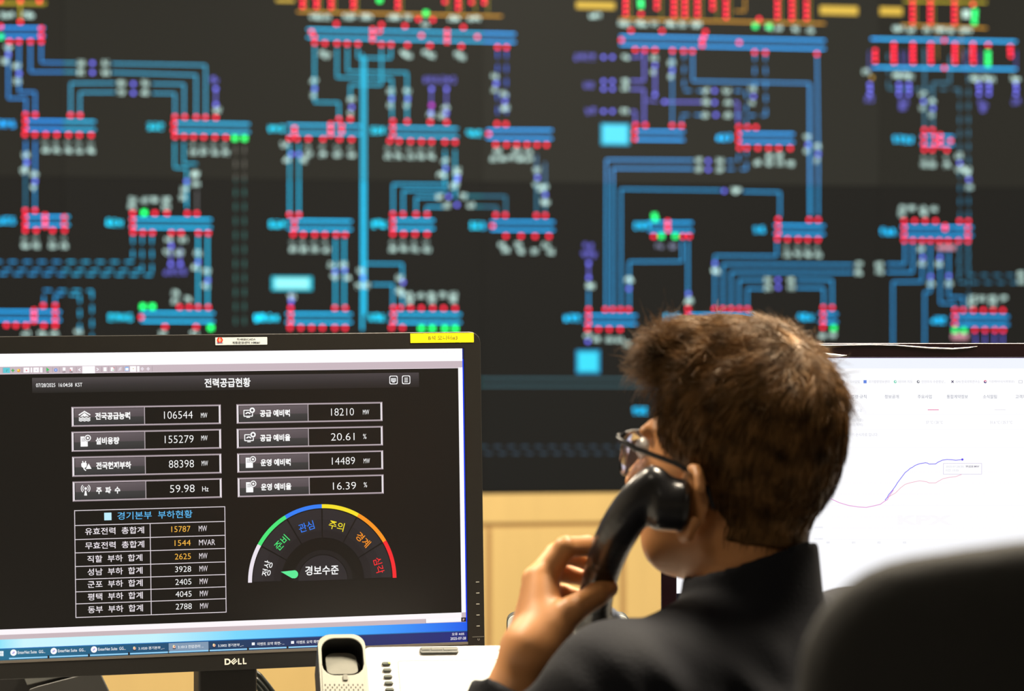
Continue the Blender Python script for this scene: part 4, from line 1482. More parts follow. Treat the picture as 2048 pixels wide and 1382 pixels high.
for u, c in ((1686, (120, 122, 130)), (1730, (100, 135, 225)), (1790.5, (110, 215, 180)), (1836.5, (120, 122, 130)), (1905, (45, 30, 80)), (1970.5, (60, 40, 120)), (2041, (190, 190, 198))):
    if c[0] == 100:
        Q.prect((u - 3, 760.3), (u + 3.2, 766.6), rgb(*c), 3)
    elif c[0] == 45:
        Q.text('✗', u, 763.3, 5.5, 5.5, rgb(*c), 3, .03)
    elif c[0] == 190:
        Q.pline([(u - 3.5, 761), (u + 3.5, 761), (u + 3.5, 766), (u - 3.5, 766), (u - 3.5, 761)], .0004, rgb(*c), 3)
    else:
        Q.disc(u, 763.4, .0016, rgb(*c), 3)
        if c[0] == 60:
            Q.disc(u, 763.4, .0017, rgb(225, 120, 150), 4, 8, 10, 170)
        Q.disc(u + .6, 763, .0008, rgb(250, 250, 255), 4)
Q.build('screen', screen_mat('bright_monitor_screen', 0.2, 0.5), rm)
# loose protective film along the upper bezel, its reflected streaks painted on as white ridges
film_glint = mat('painted_film_glint', (1.0, 1.0, 1.0), 0.25, noise=(80, 0.05, (1, 1, 1)))
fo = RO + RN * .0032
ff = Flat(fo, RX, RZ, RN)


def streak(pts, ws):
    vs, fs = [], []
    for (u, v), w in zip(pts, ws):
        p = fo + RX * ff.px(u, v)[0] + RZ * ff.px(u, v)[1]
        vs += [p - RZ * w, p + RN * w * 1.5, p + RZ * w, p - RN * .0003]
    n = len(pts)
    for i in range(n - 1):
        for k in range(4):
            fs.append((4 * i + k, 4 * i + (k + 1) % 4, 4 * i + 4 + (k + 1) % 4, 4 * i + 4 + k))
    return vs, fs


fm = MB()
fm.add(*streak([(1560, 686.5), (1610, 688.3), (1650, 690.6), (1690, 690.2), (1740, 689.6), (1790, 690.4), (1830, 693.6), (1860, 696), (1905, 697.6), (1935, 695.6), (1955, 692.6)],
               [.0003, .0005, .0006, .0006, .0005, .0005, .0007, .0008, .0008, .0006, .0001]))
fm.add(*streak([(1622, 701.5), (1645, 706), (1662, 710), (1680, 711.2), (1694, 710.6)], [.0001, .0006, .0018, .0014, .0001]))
fm.build('film_glint_ridges', film_glint, rm, smooth=True)

# ---------------------------------------------------------------- dark bracket below the left monitor, cables
brk = empty('equipment_stand', at(120, 1400, 3.5) * 1 + Vector((0, 0, DZ - at(120, 1400, 3.5).z)), 'dark grey angular equipment stand under the left corner of the left monitor', 'stand')
pp = lambda pts, d: [at(u, v, d) for u, v in pts]
g1 = mat('stand_grey_light', (0.15, 0.155, 0.145), .4, noise=(30, .1, (1, 1, 1)))
g2 = mat('stand_grey_dark', (0.045, 0.045, 0.043), .45, noise=(30, .15, (1, 1, 1)))
MB().prism(pp([(43, 1345), (150, 1335), (146, 1349), (54, 1371)], 3.47), Vector((0, .03, 0))).build('upper_plate', g1, brk, bevel=(.001, 2))
MB().prism(pp([(58, 1379), (75, 1373), (175, 1347), (190, 1335), (200, 1346), (240, 1430), (240, 1560), (60, 1560)], 3.45), Vector((0, .006, 0))).build('front_plate', g2, brk, bevel=(.001, 2))
MB().prism(pp([(-160, 1320), (188, 1320), (205, 1556), (-160, 1556)], 3.50), Vector((0, .05, 0))).build('side_block', black_pl, brk, bevel=(.002, 2))
p0 = at(262, 1700, 3.45)
cab = mat('black_cable_rubber', (0.012, 0.016, 0.014), .35)
for i, (p1, dd) in enumerate((([(500, 1336), (520, 1352), (535, 1370), (546, 1385), (560, 1420), (568, 1500), (560, 1600), (540, 1668)], 3.42),
                              ([(500, 1349), (515, 1361), (527, 1374), (536, 1387), (546, 1420), (552, 1500), (545, 1600), (522, 1668)], 3.43),
                              ([(500, 1360), (515, 1372), (522, 1384), (530, 1420), (536, 1500), (530, 1600), (505, 1668)], 3.44))):
    o = MB().tube([at(u, v, dd) for u, v in p1], .0032).build('cable', cab, None, smooth=True)
    tag(o, ['thick black cable arching down behind the left monitor, uppermost of three', 'black cable under the uppermost one behind the left monitor', 'lowest black cable just right of the left monitor stand'][i], 'cable', 'cables hanging behind the left monitor')

# ---------------------------------------------------------------- desk telephone
tl_, ps = math.radians(48), math.radians(8)
TX = Vector((math.cos(ps), math.sin(ps), 0))
TD = Vector((math.sin(ps) * math.cos(tl_), -math.cos(ps) * math.cos(tl_), -math.sin(tl_)))   # down the face
TN = TX.cross(TD).normalized()
if TN.y > 0:
    TN = -TN
TU = -TD
TO = at(870, 1291, 3.075)
T_ = Flat(TO, TX, TU, TN, .00005)
white = mat('phone_white_plastic', (0.74, 0.74, 0.71), 0.35)
warmg = mat('phone_warm_grey_plastic', (0.27, 0.27, 0.225), 0.45, noise=(200, .05, (1, 1, 1)))
dkg = mat('phone_dark_grey_plastic', (0.05, 0.055, 0.05), 0.35)
tel = empty('telephone', TO + TD * .1 + Vector((0, 0, DZ - (TO + TD * .1).z)), 'white desk telephone with grey cradle and big display, its handset lifted', 'telephone')
xl, xrr = T_.px(728, 1291)[0], T_.px(1075, 1291)[0]
bl_ = .243
# white body: a slab with a wedge foot
pts = round_rect(xl, -bl_, xrr, 0, [.006, .006, .02, .02])
MB().prism([TO + TX * x + TU * z for x, z in pts], -TN * .022).build('body', white, tel, bevel=(.0025, 3))
wed = []
for s in (xl + .03, xrr - .03):
    t0 = TO + TX * s - TN * .022
    wed.append([t0 + TD * .03, t0 + TD * (bl_ - .02)])
MBw = MB()
q = [wed[0][0], wed[0][1], wed[1][1], wed[1][0]]
qb = [Vector((p.x, p.y, DZ + .0008)) for p in q]
MBw.add(q + qb, [(0, 1, 2, 3), (4, 7, 6, 5), (0, 4, 5, 1), (1, 5, 6, 2), (2, 6, 7, 3), (3, 7, 4, 0)])
MBw.build('stand', dkg, tel)
# handset cradle, standing proud of the body at its left
CT = .030
CO = TO + TN * CT
C_ = Flat(CO, TX, TU, TN, .00005)
cl, cr_, ct = C_.px(635.5, 1300)[0], C_.px(731.5, 1300)[0], C_.px(690, 1267.5)[1]
out = round_rect(cl, -.235, cr_, ct, [.014, .014, .01, .01], 10)
il, ir, it, ib = C_.px(643.0, 1300)[0], C_.px(725, 1300)[0], C_.px(690, 1276.5)[1], C_.px(690, 1349.5)[1]
inn = round_rect(il, ib, ir, it, [.014, .014, .013, .013], 10)
DP = .034
k = len(out)
LP = lambda p, d: CO + TX * p[0] + TU * p[1] - TN * d
vs = [LP(p, 0) for p in out] + [LP(p, 0) for p in inn] + [LP((p[0] * .985 + .0, p[1]), DP) for p in inn] + [LP(p, CT + .022) for p in out]
fs = []
for i in range(k):
    j = (i + 1) % k
    fs += [(i, j, k + j, k + i), (k + i, k + j, 2 * k + j, 2 * k + i), (3 * k + i, 3 * k + j, j, i)]
fs += [tuple(range(2 * k, 3 * k)), tuple(range(3 * k, 4 * k))]
me = bpy.data.meshes.new('cradle')
me.from_pydata([tuple(v) for v in vs], [], fs)
bm = bmesh.new()
bm.from_mesh(me)
bmesh.ops.recalc_face_normals(bm, faces=bm.faces)
bm.to_mesh(me)
bm.free()
crd = link('cradle', me, [warmg, mat('phone_black_plastic', (0.010, 0.010, 0.010), .5)], tel, bevel=(.0012, 3))
for p in me.polygons:
    i3 = p.index
    if i3 < 3 * k and i3 % 3 == 1:
        p.material_index = 1
    elif i3 < 3 * k and i3 % 3 == 2:
        p.material_index = 1
# the sloped floor of the ear rest
Cd, Cs = Flat(CO - TN * .018, TX, TU, TN), Flat(CO - TN * .004, TX, TU, TN)
a0, a1 = Cd.px(649.5, 1306.5), Cs.px(717, 1347.5)
fl0 = [LP((x, z), .004 + .014 * (z - a1[1]) / (a0[1] - a1[1])) for x, z in round_rect(a0[0], a1[1], a1[0], a0[1], [.010, .010, .007, .007], 6)]
n_ = len(fl0)
MB().add(fl0 + [p - TN * .006 for p in fl0], [tuple(range(n_)), tuple(range(2 * n_ - 1, n_ - 1, -1))] + [(i, i + n_, (i + 1) % n_ + n_, (i + 1) % n_) for i in range(n_)]).build('ear_rest', mat('phone_mid_grey', (0.15, 0.15, 0.125), .5, noise=(200, .08, (1, 1, 1))), crd, smooth=False)
tb0, tb1 = C_.px(685.5, 1350.5), C_.px(696, 1361.5)
MB().prism([LP((x, z), -.0004) for x, z in round_rect(tb0[0], tb1[1], tb1[0], tb0[1], .0008, 3)], TN * .0012).build('hook_tab', mat('phone_tab_grey', (.15, .15, .12), .4), crd, bevel=(.0004, 2))
hol = MB()
for r in range(9):
    for c in range(10):
        u = 650.5 + 9.3 * c + (4.6 if r % 2 else 0) + r * .5
        v = 1370 + 5.0 * r
        q0 = C_.px(u, v)
        if abs(q0[0] - (cl + cr_) / 2) < (cr_ - cl) / 2 - .004:
            hol.prism([LP((q0[0] + p[0], q0[1] + p[1]), -.0002) for p in round_rect(-.0006, -.0011, .0006, .0011, .0005, 3)], TN * .0001)
hol.build('speaker_slots', mat('slot_black', (0.03, 0.03, 0.025), .8), crd)
# message lamp, display, keys, lettering
l0, l1 = T_.px(838.5, 1296.3), T_.px(917.5, 1308.0)
lp = MB().prism([TO + TX * x + TU * z + TN * .0002 for x, z in round_rect(l0[0], l1[1], l1[0], l0[1], .0025, 4)], TN * .0022).build('indicator_bar', dkg, tel, bevel=(.0008, 2))
for a_, c_ in ((842, 860.5), (861.5, 885), (886, 914)):
    w0, w1 = T_.px(a_, 1298.2), T_.px(c_, 1303.2)
    MB().prism([TO + TX * x + TU * z + TN * .0022 for x, z in round_rect(w0[0], w1[1], w1[0], w0[1], .0006, 2)], TN * .0008).build('indicator_window', mat('indicator_grey', (.13, .135, .12), .25), lp, bevel=(.0003, 1))
d0, d1 = T_.px(795.0, 1321.5), T_.px(1010, 1321.5)
hd = .16
fr = ring_mesh(TO, TX, TU, TN, round_rect(d0[0], d0[1] - hd, d1[0], d0[1], .002, 3), round_rect(d0[0] + .0010, d0[1] - hd + .001, d1[0] - .001, d0[1] - .001, .0015, 3), .0006, .0001, .0004)
dsp = fr.build('display_frame', mat('phone_display_edge', (.30, .31, .28), .4), tel)
MB().frame_box(TO, TX, TU, TN, (d0[0] + .001, d0[1] - hd + .001, .0001), (d1[0] - .001, d0[1] - .001, .0004)).build('display', mat('phone_display_pane', (.70, .73, .71), .15), dsp)
for i in range(7):
    c0 = T_.px(772.3 + 1.75 * i, 1328.6 + 12.95 * i)
    MB().prism([TO + TX * (c0[0] + p[0]) + TU * (c0[1] + p[1]) for p in round_rect(-.0047, -.0020, .0047, .0020, .0019, 5)], TN * .0024).build('side_key', mat('phone_key_grey', (.09, .10, .085), .25), tel, bevel=(.0010, 3))
    if i == 0:
        MB().prism([TO + TX * (c0[0] + .0033 + p[0]) + TU * (c0[1] + p[1]) + TN * .0024 for p in round_rect(-.0011, -.0011, .0011, .0011, .001, 4)], TN * .0003).build('key_light', mat('key_light_green', (.4, .5, .05), .3, emit=((.55, .75, .08), .5)), tel)
gl = MB()
for i in range(6):
    p0, p1 = T_.px(783.5 + 1.75 * i, 1328.6 + 12.95 * i), T_.px(794.5 + 1.9 * i, 1334 + 10.0 * i)
    gl.tube([TO + TX * p0[0] + TU * p0[1], TO + TX * p1[0] + TU * p1[1]], .0003, 4)
gl.build('guide_lines', mat('guide_line_grey', (.50, .46, .40), .5), tel)
T2 = Flat(TO + TN * .0001, TX, TU, TN)
mono(T2, [('t', 'iPECS', 977, 1299.5, 44, 5.6, -.006)], mat('embossed_lettering', (.52, .51, .46), .5), 'lettering', tel, .0001)

# grey rounded unit behind the hand
DU = 3.36
du = empty('desk_terminal', Vector((at(1136, 1240, DU).x, DU + .06, DZ)), 'grey rounded desk terminal with dark rim, half hidden behind the raised hand', 'terminal')
a_, c_ = at(1013, 1231.5, DU), at(1260.5, 1231.5, DU)
hh = a_.z - DZ
o3 = Vector((a_.x, DU, DZ))
pts = [o3 + Vector((x, z * .12, z)) for x, z in round_rect(0, 0, c_.x - a_.x, hh, .010, 8)]
MB().prism(pts, Vector((0, .03, 0))).build('casing', dkg, du, bevel=(.001, 2))
pts = [o3 + Vector((x, z * .12 - .0004, z)) for x, z in round_rect(.0012, .0012, c_.x - a_.x - .0012, hh - .0012, .009, 8)]
MB().prism(pts, Vector((0, -.002, 0))).build('face', mat('terminal_face_grey', (.52, .55, .52), .35), du, bevel=(.0006, 2))
MB().box((a_.x + .02, DU + .03, DZ), (c_.x - .02, DU + .11, DZ + .02)).build('foot', dkg, du)


# ---------------------------------------------------------------- the person
skin = mat('skin', (0.58, 0.26, 0.092), 0.48, noise=(35, 0.06, (1, 1, 1)))
skin.node_tree.nodes['Principled BSDF'].inputs['Subsurface Weight'].default_value = 0.05
skin.node_tree.nodes['Principled BSDF'].inputs['Subsurface Radius'].default_value = (.01, .004, .002)
cloth = mat('navy_work_shirt', (0.0052, 0.0060, 0.0098), 0.8, spec=.25, noise=(18, 0.15, (1, 1, 1)), bump=(400, .3))
trouser_m = mat('dark_trousers', (0.02, 0.02, 0.022), 0.9)
A3 = lambda v: np.array([v[0], v[1], v[2]], float)
TH = math.radians(55)
fh = Vector((-math.sin(TH), math.cos(TH), 0))
lh = Vector((-math.cos(TH), -math.sin(TH), 0))
PA = math.radians(9)
f2 = fh * math.cos(PA) + EZ * math.sin(PA)
u2 = EZ * math.cos(PA) - fh * math.sin(PA)
HC = Vector(((1478 - 1024) / F * 2.65, 2.65, CZ - (915 - 700) / F * 2.65))
HM = np.array([A3(f2), A3(lh), A3(u2)])            # rows: forward, left, up


def hl(P):
    return (P - A3(HC)) @ HM.T


def hw(a, b, c):
    return HC + f2 * a + lh * b + u2 * c


def scalp(q):
    return smin(sd_ell(q, (-.005, 0, .030), (.082, .068, .085)), sd_ell(q, (-.026, 0, -.004), (.052, .056, .060)), .03)


EARC = (-.003, -.036)


def head(P):
    q = hl(P)
    d = scalp(q)
    d = smin(d, sd_ell(q, (.030, 0, -.030), (.058, .058, .080)), .02)
    d = smin(d, sd_ell(q, (.046, 0, -.084), (.032, .034, .026)), .022)
    d = smin(d, sd_cone(q, (-.002, .042, -.066), (.046, .018, -.090), .014, .017), .02)
    d = smin(d, sd_cone(q, (-.002, -.042, -.066), (.046, -.018, -.090), .014, .017), .02)
    d = smin(d, sd_cone(q, (.080, 0, .000), (.100, 0, -.036), .007, .011), .012)
    for s in (-1, 1):
        d = smin(d, sd_ell(q, (.098, s * .010, -.040), (.009, .008, .007)), .006)
        d = -smin(-d, sd_ell(q, (.092, s * .032, -.004), (.014, .016, .011)), .010)
        d = smin(d, sd_cone(q, (.082, s * .014, .014), (.072, s * .046, .012), .006, .005), .012)
        d = smin(d, sd_ell(q, (.070, s * .036, -.035), (.016, .018, .018)), .016)
    d = smin(d, sd_cone(q, (.083, -.018, -.064), (.083, .018, -.064), .005, .005), .006)
    d = smin(d, sd_cone(q, (.081, -.014, -.073), (.081, .014, -.073), .006, .006), .006)
    for s in (-1, 1):
        ear = None
        pts = []
        for k in range(13):
            t = math.radians(60 - 25 * k + 90)
            rx, rz = .0165, .029
            a = EARC[0] + rx * math.cos(t) * (1 if k < 9 else .75)
            c = EARC[1] + rz * math.sin(t)
            b = .066 + .022 * max(0, min(1, (EARC[0] + .014 - a) / .028))
            pts.append((a, s * b, c))
        for p0, p1 in zip(pts, pts[1:]):
            e_ = sd_cone(q, p0, p1, .0048, .0048)
            ear = e_ if ear is None else np.minimum(ear, e_)
        pl = sd_ell(q, (EARC[0] - .002, s * .0735, EARC[1]), (.014, .0045, .027))
        ear = smin(ear, pl, .005)
        ear = smin(ear, sd_ell(q, (EARC[0] + .004, s * .072, EARC[1] - .030), (.008, .004, .008)), .005)
        d = smin(d, ear, .004)
    return d


NB = Vector((.210, 2.645, 1.035))
TB = math.radians(48)
fb_ = Vector((-math.sin(TB), math.cos(TB), 0))
lb_ = Vector((-math.cos(TB), -math.sin(TB), 0))
BMt = np.array([A3(fb_), A3(lb_), A3(EZ)])


def blc(P):
    return (P - A3(NB)) @ BMt.T


def bw(a, b, c):
    return NB + fb_ * a + lb_ * b + EZ * c


SLj = bw(0, .187, -.069)
SRj = bw(0, -.165, -.062)
ELB = at(900, 1716, 2.60)
WRI = at(1062, 1302, 2.632)
ELR = bw(.10, -.24, -.220)
WRR = bw(.27, -.20, -.243)


def neck(P):
    return sd_cone(P, A3(HC + fh * -.012 + EZ * -.045), A3(NB + EZ * -.03), .047, .051)


def torso(P):
    q = blc(P)
    d = sd_ell(q, (0, 0, -.26), (.115, .180, .255))
    d = smin(d, sd_ell(q, (.014, 0, -.39), (.122, .165, .165)), .06)
    for s in (-1, 1):
        d = smin(d, sd_cone(q, (0, s * .02, -.050), (0, s * .172, -.072), .050, .043), .03)
    return d


def arms(P, grow=0.0):
    d = sd_cone(P, A3(SLj), A3(ELB), .046, .040)
    d = smin(d, sd_cone(P, A3(ELB), A3(WRI), .042, .0255), .02)
    r = sd_cone(P, A3(SRj), A3(ELR), .046, .040)
    r = smin(r, sd_cone(P, A3(ELR), A3(WRR), .042, .0255), .02)
    return np.minimum(d, r)


# left hand, joints given where the photo shows them: (u, v, depth)
J = {k: A3(at(*v)) for k, v in dict(
    w1=(1068, 1296, 2.618), w2=(1052, 1300, 2.650),
    i0=(1085, 1160, 2.652), i1=(1131, 1095, 2.650), i2=(1176, 1092, 2.672), i3=(1202, 1108, 2.692),
    m0=(1072, 1160, 2.672), m1=(1112, 1108, 2.688), m2=(1152, 1112, 2.708), m3=(1180, 1128, 2.712),
    r0=(1068, 1180, 2.692), r1=(1100, 1142, 2.712), r2=(1142, 1148, 2.724), r3=(1172, 1158, 2.722),
    p0=(1070, 1208, 2.708), p1=(1096, 1182, 2.726), p2=(1130, 1186, 2.736), p3=(1156, 1192, 2.732),
    t0=(1100, 1262, 2.622), t1=(1142, 1222, 2.622), t2=(1192, 1190, 2.640), t3=(1216, 1176, 2.650)).items()}


def lefthand(P):
    d = sd_cone(P, J['w1'], J['w2'], .0215, .0215)
    palm = None
    for n, r in (('i', .0125), ('m', .0125), ('r', .012), ('p', .0115)):
        s = J['w1'] if n in 'im' else J['w2']
        c = sd_cone(P, s, J[n + '0'], .017, r)
        palm = c if palm is None else smin(palm, c, .010)
    palm = smin(palm, sd_cone(P, J['w1'], J['t0'], .018, .0165), .014)
    palm = smin(palm, sd_cone(P, J['t0'], J['i0'], .014, .010), .016)
    d = smin(d, palm, .012)
    for n, r in (('i', .0098), ('m', .0098), ('r', .0092), ('p', .0082)):
        f = sd_cone(P, J[n + '0'], J[n + '1'], r + .0016, r)
        f = smin(f, sd_cone(P, J[n + '1'], J[n + '2'], r, r * .92), .003)
        f = smin(f, sd_cone(P, J[n + '2'], J[n + '3'], r * .92, r * .80), .003)
        d = smin(d, f, .004)
    t = sd_cone(P, J['t0'], J['t1'], .0150, .0122)
    t = smin(t, sd_cone(P, J['t1'], J['t2'], .0122, .0108), .004)
    t = smin(t, sd_cone(P, J['t2'], J['t3'], .0108, .0092), .003)
    return smin(d, t, .007)


def righthand(P):
    o, fx, lx = WRR, Vector((-.30, .954, 0)), Vector((-.954, -.30, 0))
    w = lambda a, b, c: A3(o + fx * a + lx * b + EZ * c)
    d = sd_cone(P, w(0, 0, 0), w(.02, 0, 0), .024, .022)
    for k, (b, ln, r) in enumerate(((.030, .070, .0092), (.011, .082, .0098), (-.010, .075, .0095), (-.029, .058, .0085))):
        d = smin(d, sd_cone(P, w(0, b * .5, 0), w(.085, b, .004), .016, .0118), .012)
        f = sd_cone(P, w(.085, b, .004), w(.085 + ln * .55, b, .010), r + .001, r)
        f = smin(f, sd_cone(P, w(.085 + ln * .55, b, .010), w(.085 + ln, b, -.010), r, r * .8), .003)
        d = smin(d, f, .005)
    t = smin(sd_cone(P, w(.02, .02, -.002), w(.055, .050, -.006), .014, .0115), sd_cone(P, w(.055, .050, -.006), w(.088, .058, -.012), .0112, .009), .004)
    return smin(d, t, .008)


def legs(P):
    q = blc(P)
    d = None
    for s in (-1, 1):
        hip, knee, ank = (.02, s * .085, -.475), (.44, s * .11, -.50), (.40, s * .11, -.955)
        g_ = smin(sd_cone(q, hip, knee, .070, .060), sd_cone(q, knee, ank, .058, .040), .02)
        d = g_ if d is None else smin(d, g_, .02)
    return smin(d, sd_ell(q, (0, 0, -.46), (.115, .160, .09)), .03)


def body_all(P):
    d = smin(head(P), neck(P), .022)
    d = smin(d, torso(P) + .006, .03)
    d = smin(d, arms(P) + .002, .03)
    d = smin(d, legs(P) + .012, .03)
    d = smin(d, lefthand(P), .010)
    return smin(d, righthand(P), .010)


H_LO, H_HI = A3(HC) + np.array([-.14, -.13, -.155]), A3(HC) + np.array([.13, .13, .14])


def body_main(P):
    """Everything except the parts meshed again more finely."""
    return body_all(P)


zsp = CZ - (1125 - 700) / F * 2.63
cut_w = A3(ELB + (WRI - ELB) * .80)
dir_w = A3((WRI - ELB).normalized())
v1, f1 = surface(body_all, (-.25, 2.25, 0.02), (.45, 3.20, 1.31), .0065)
# keep the coarse part only away from the head and the left hand
fc = v1[f1].mean(1)
hz = fc[:, 2] > zsp
hd_ = ((fc - cut_w) @ dir_w > 0) & (np.minimum(lefthand(fc), sd_cone(fc, A3(ELB), A3(WRI), .042, .0255)) < .012)
f1 = f1[~(hz | hd_)]
v2, f2_ = surface(lambda P: np.maximum(body_all(P), (zsp - .004) - P[:, 2]), (.03, 2.45, zsp - .012), (.36, 2.80, 1.31), .0026)
v3, f3 = surface(lambda P: np.maximum(smin(lefthand(P), sd_cone(P, A3(ELB), A3(WRI), .042, .0255) + .002, .012), -((P - cut_w) @ dir_w) - .003), (-.04, 2.54, .88), (.112, 2.80, 1.11), .0019)
person = link('person', np_mesh('person', [(v1, f1), (v2, f2_), (v3, f3)]), skin, None, True)
tag(person, 'man with short brown hair, glasses and dark navy shirt, holding a handset', 'person')

# shirt
rfold = lambda P: .0022 * np.sin(P[:, 2] * 95 + P[:, 0] * 60 + 2.5 * np.sin(P[:, 1] * 30)) + .0016 * np.sin(P[:, 0] * 150 + P[:, 2] * 70 + P[:, 1] * 40)
cuffL, cuffd = A3(ELB + (WRI - ELB) * .79), dir_w
cuffR, cuffr = A3(ELR + (WRR - ELR) * .85), A3((WRR - ELR).normalized())


def shirt(P):
    q = blc(P)
    t = torso(P) - .009
    # cut the neck hole, deeper at the throat
    t = np.maximum(t, -(sd_cone(P, A3(NB + EZ * -.02), A3(HC), .051, .051)))
    aL = smin(sd_cone(P, A3(SLj), A3(ELB), .053, .050), np.maximum(sd_cone(P, A3(ELB), A3(WRI), .048, .036), (P - cuffL) @ cuffd), .02)
    aR = smin(sd_cone(P, A3(SRj), A3(ELR), .056, .050), np.maximum(sd_cone(P, A3(ELR), A3(WRR), .048, .036), (P - cuffR) @ cuffr), .02)
    d = smin(smin(t, aL, .035), aR, .035)
    # collar: a band round the neck
    tl2 = q[:, 2] + .25 * np.clip(q[:, 0], -.1, .1) + .22 * np.clip(q[:, 1], 0, .1)
    rad = np.sqrt(((q[:, 0] + .002) / 1.02) ** 2 + (q[:, 1] / 1.0) ** 2)
    col = np.maximum(np.abs(rad - .0575 + .10 * np.clip(q[:, 2], -.05, .06)) - .0042, np.maximum(tl2 - .034, -q[:, 2] - .04))
    d = smin(d, col, .010)
    d = np.maximum(d, -q[:, 2] - .545)
    return d + rfold(P) * np.clip((NB.z - .02 - P[:, 2]) * 20, 0, 1)


sv, sf = surface(shirt, (-.26, 2.20, .44), (.52, 2.98, 1.13), .0045)
sh = link('shirt', np_mesh('shirt', [(sv, sf)]), cloth, person, True)
sh['label'] = 'dark navy work shirt with stand collar'
tv, tf = surface(lambda P: np.maximum(legs(P) - .008, (P[:, 2] - (NB.z - .40))), (-.36, 2.35, .04), (.50, 3.20, .72), .009)
link('trousers', np_mesh('trousers', [(tv, tf)]), trouser_m, person, True)
shoe_m = mat('black_shoe_leather', (.01, .01, .01), .4)
for s in (-1, 1):
    def shoe(P, s=s):
        q = blc(P)
        d = smin(sd_ell(q, (.49, s * .11, -.995), (.12, .045, .036)), sd_ell(q, (.42, s * .11, -.975), (.055, .040, .055)), .03)
        return np.maximum(d, -q[:, 2] - 1.033)
    c0 = A3(bw(.45, s * .11, -.98))
    qv, qf = surface(shoe, c0 - .2, c0 + np.array([.2, .2, .12]), .008)
    link('shoe', np_mesh('shoe', [(qv, qf)]), shoe_m, person, True)

# hair
hair_m = bpy.data.materials.new('brown_hair')
hair_m.use_nodes = True
nt = hair_m.node_tree
pb = nt.nodes['Principled BSDF']
pb.inputs['Roughness'].default_value = .38
pb.inputs['Specular IOR Level'].default_value = .35
pb.inputs['Specular Tint'].default_value = (1.0, .70, .42, 1)
at_ = nt.nodes.new('ShaderNodeTexCoord')
nz = nt.nodes.new('ShaderNodeTexNoise')
nz.inputs['Scale'].default_value = 60
nt.links.new(at_.outputs['Object'], nz.inputs['Vector'])
cr = nt.nodes.new('ShaderNodeValToRGB')
cr.color_ramp.elements[0].position = .25
cr.color_ramp.elements[0].color = (.020, .010, .004, 1)
cr.color_ramp.elements[1].position = .80
cr.color_ramp.elements[1].color = (.20, .100, .034, 1)
nt.links.new(nz.outputs['Fac'], cr.inputs[0])
nt.links.new(cr.outputs[0], pb.inputs['Base Color'])
AC = [-.11, -.085, -.075, -.030, -.020, .005, .050, .062, .11, .16]
AV = [-.016, -.012, -.009, -.004, .028, .058, .062, .084, .094, .094]


def hairsdf(P):
    q = hl(P)
    amax = np.interp(q[:, 2], AC, AV)
    th = np.interp(q[:, 2], [-.09, -.05, 0, .06, .12], [.002, .003, .005, .008, .008]) 
    d = smin(scalp(q) - th, neck(P) - .0035, .012)
    d = smin(d, sd_ell(q, (.044, .002, .082), (.036, .054, .032)), .022)
    d = smin(d, sd_ell(q, (.058, .030, .072), (.024, .028, .024)), .015)
    cut = (q[:, 0] - amax) * .9
    d = -smin(-d, -cut, .006)
    d = np.maximum(d, -q[:, 2] - .068)
    d += .0018 * np.sin(q[:, 0] * 130 + 3 * np.sin(q[:, 1] * 60)) * np.sin(q[:, 1] * 120 + q[:, 2] * 50) * np.clip((q[:, 2] + .02) * 12, .2, 1)
    return d


hv, hf = surface(hairsdf, H_LO, H_HI + np.array([.02, .02, .03]), .0034)
rh = np.random.RandomState(3)
q0 = hl(hv)
# normals by finite differences
eps = .002
nrm = np.stack([hairsdf(hv + np.eye(3)[i] * eps) - hairsdf(hv - np.eye(3)[i] * eps) for i in range(3)], 1)
nrm /= np.linalg.norm(nrm, axis=1)[:, None] + 1e-9
outside = head(hv) > .001
sel = np.where(outside & (q0[:, 2] > -.060))[0]
sel = rh.choice(sel, 15000)
SVs, SFs = [], []
base = hv[sel] + rh.normal(0, .001, (len(sel), 3))
nn = nrm[sel]
ql = hl(base)
crown = np.array([-.045, .005, .105])
away = ql - crown
rad_ = np.linalg.norm(away, axis=1)
away /= rad_[:, None] + 1e-9
comb = away * .55
up_w = np.clip((ql[:, 2] - .02) / .06, 0, 1)
comb[:, 0] += .55 * up_w * np.clip((ql[:, 0] + .06) / .08, 0, 1)
comb[:, 2] += -.55 * (1 - up_w)
front = np.clip((ql[:, 0] - .025) / .05, 0, 1) * up_w
comb[:, 2] += .25 * front
comb[:, 1] += .15 * front
comb += rh.normal(0, .18, comb.shape) * (0.35 + up_w[:, None])
# strands in the same clump share a direction
cell = np.floor(ql / .009).astype(int)
key = (cell[:, 0] * 73856093 ^ cell[:, 1] * 19349663 ^ cell[:, 2] * 83492791) & 0xffff
jit = np.random.RandomState(9).normal(0, .33, (65536, 3))[key]
comb += jit * (0.12 + .75 * up_w[:, None])
nl = nn @ HM.T
comb -= nl * (comb * nl).sum(1)[:, None] * .9
comb /= np.linalg.norm(comb, axis=1)[:, None] + 1e-9
ln_ = (.014 + .012 * up_w + .014 * front) * rh.uniform(.6, 1.25, len(sel))
lift = (.05 + .12 * up_w + .30 * front) * rh.uniform(.4, 1.4, len(sel))
cw = comb @ HM
SEG = 4
wid = .00042 * rh.uniform(.7, 1.4, len(sel))
side = np.cross(cw, nn)
side /= np.linalg.norm(side, axis=1)[:, None] + 1e-9
cen = []
p = base - nn * .0012
d_ = cw + nn * (lift * 1.0)[:, None]
for s in range(SEG + 1):
    cen.append(p.copy())
    d_ = d_ / (np.linalg.norm(d_, axis=1)[:, None] + 1e-9)
    p = p + d_ * (ln_ / SEG)[:, None]
    d_ = d_ - nn * (lift * .42)[:, None] - np.array([0, 0, .05])
N = len(sel)
vs = np.zeros((N, (SEG + 1) * 3, 3))
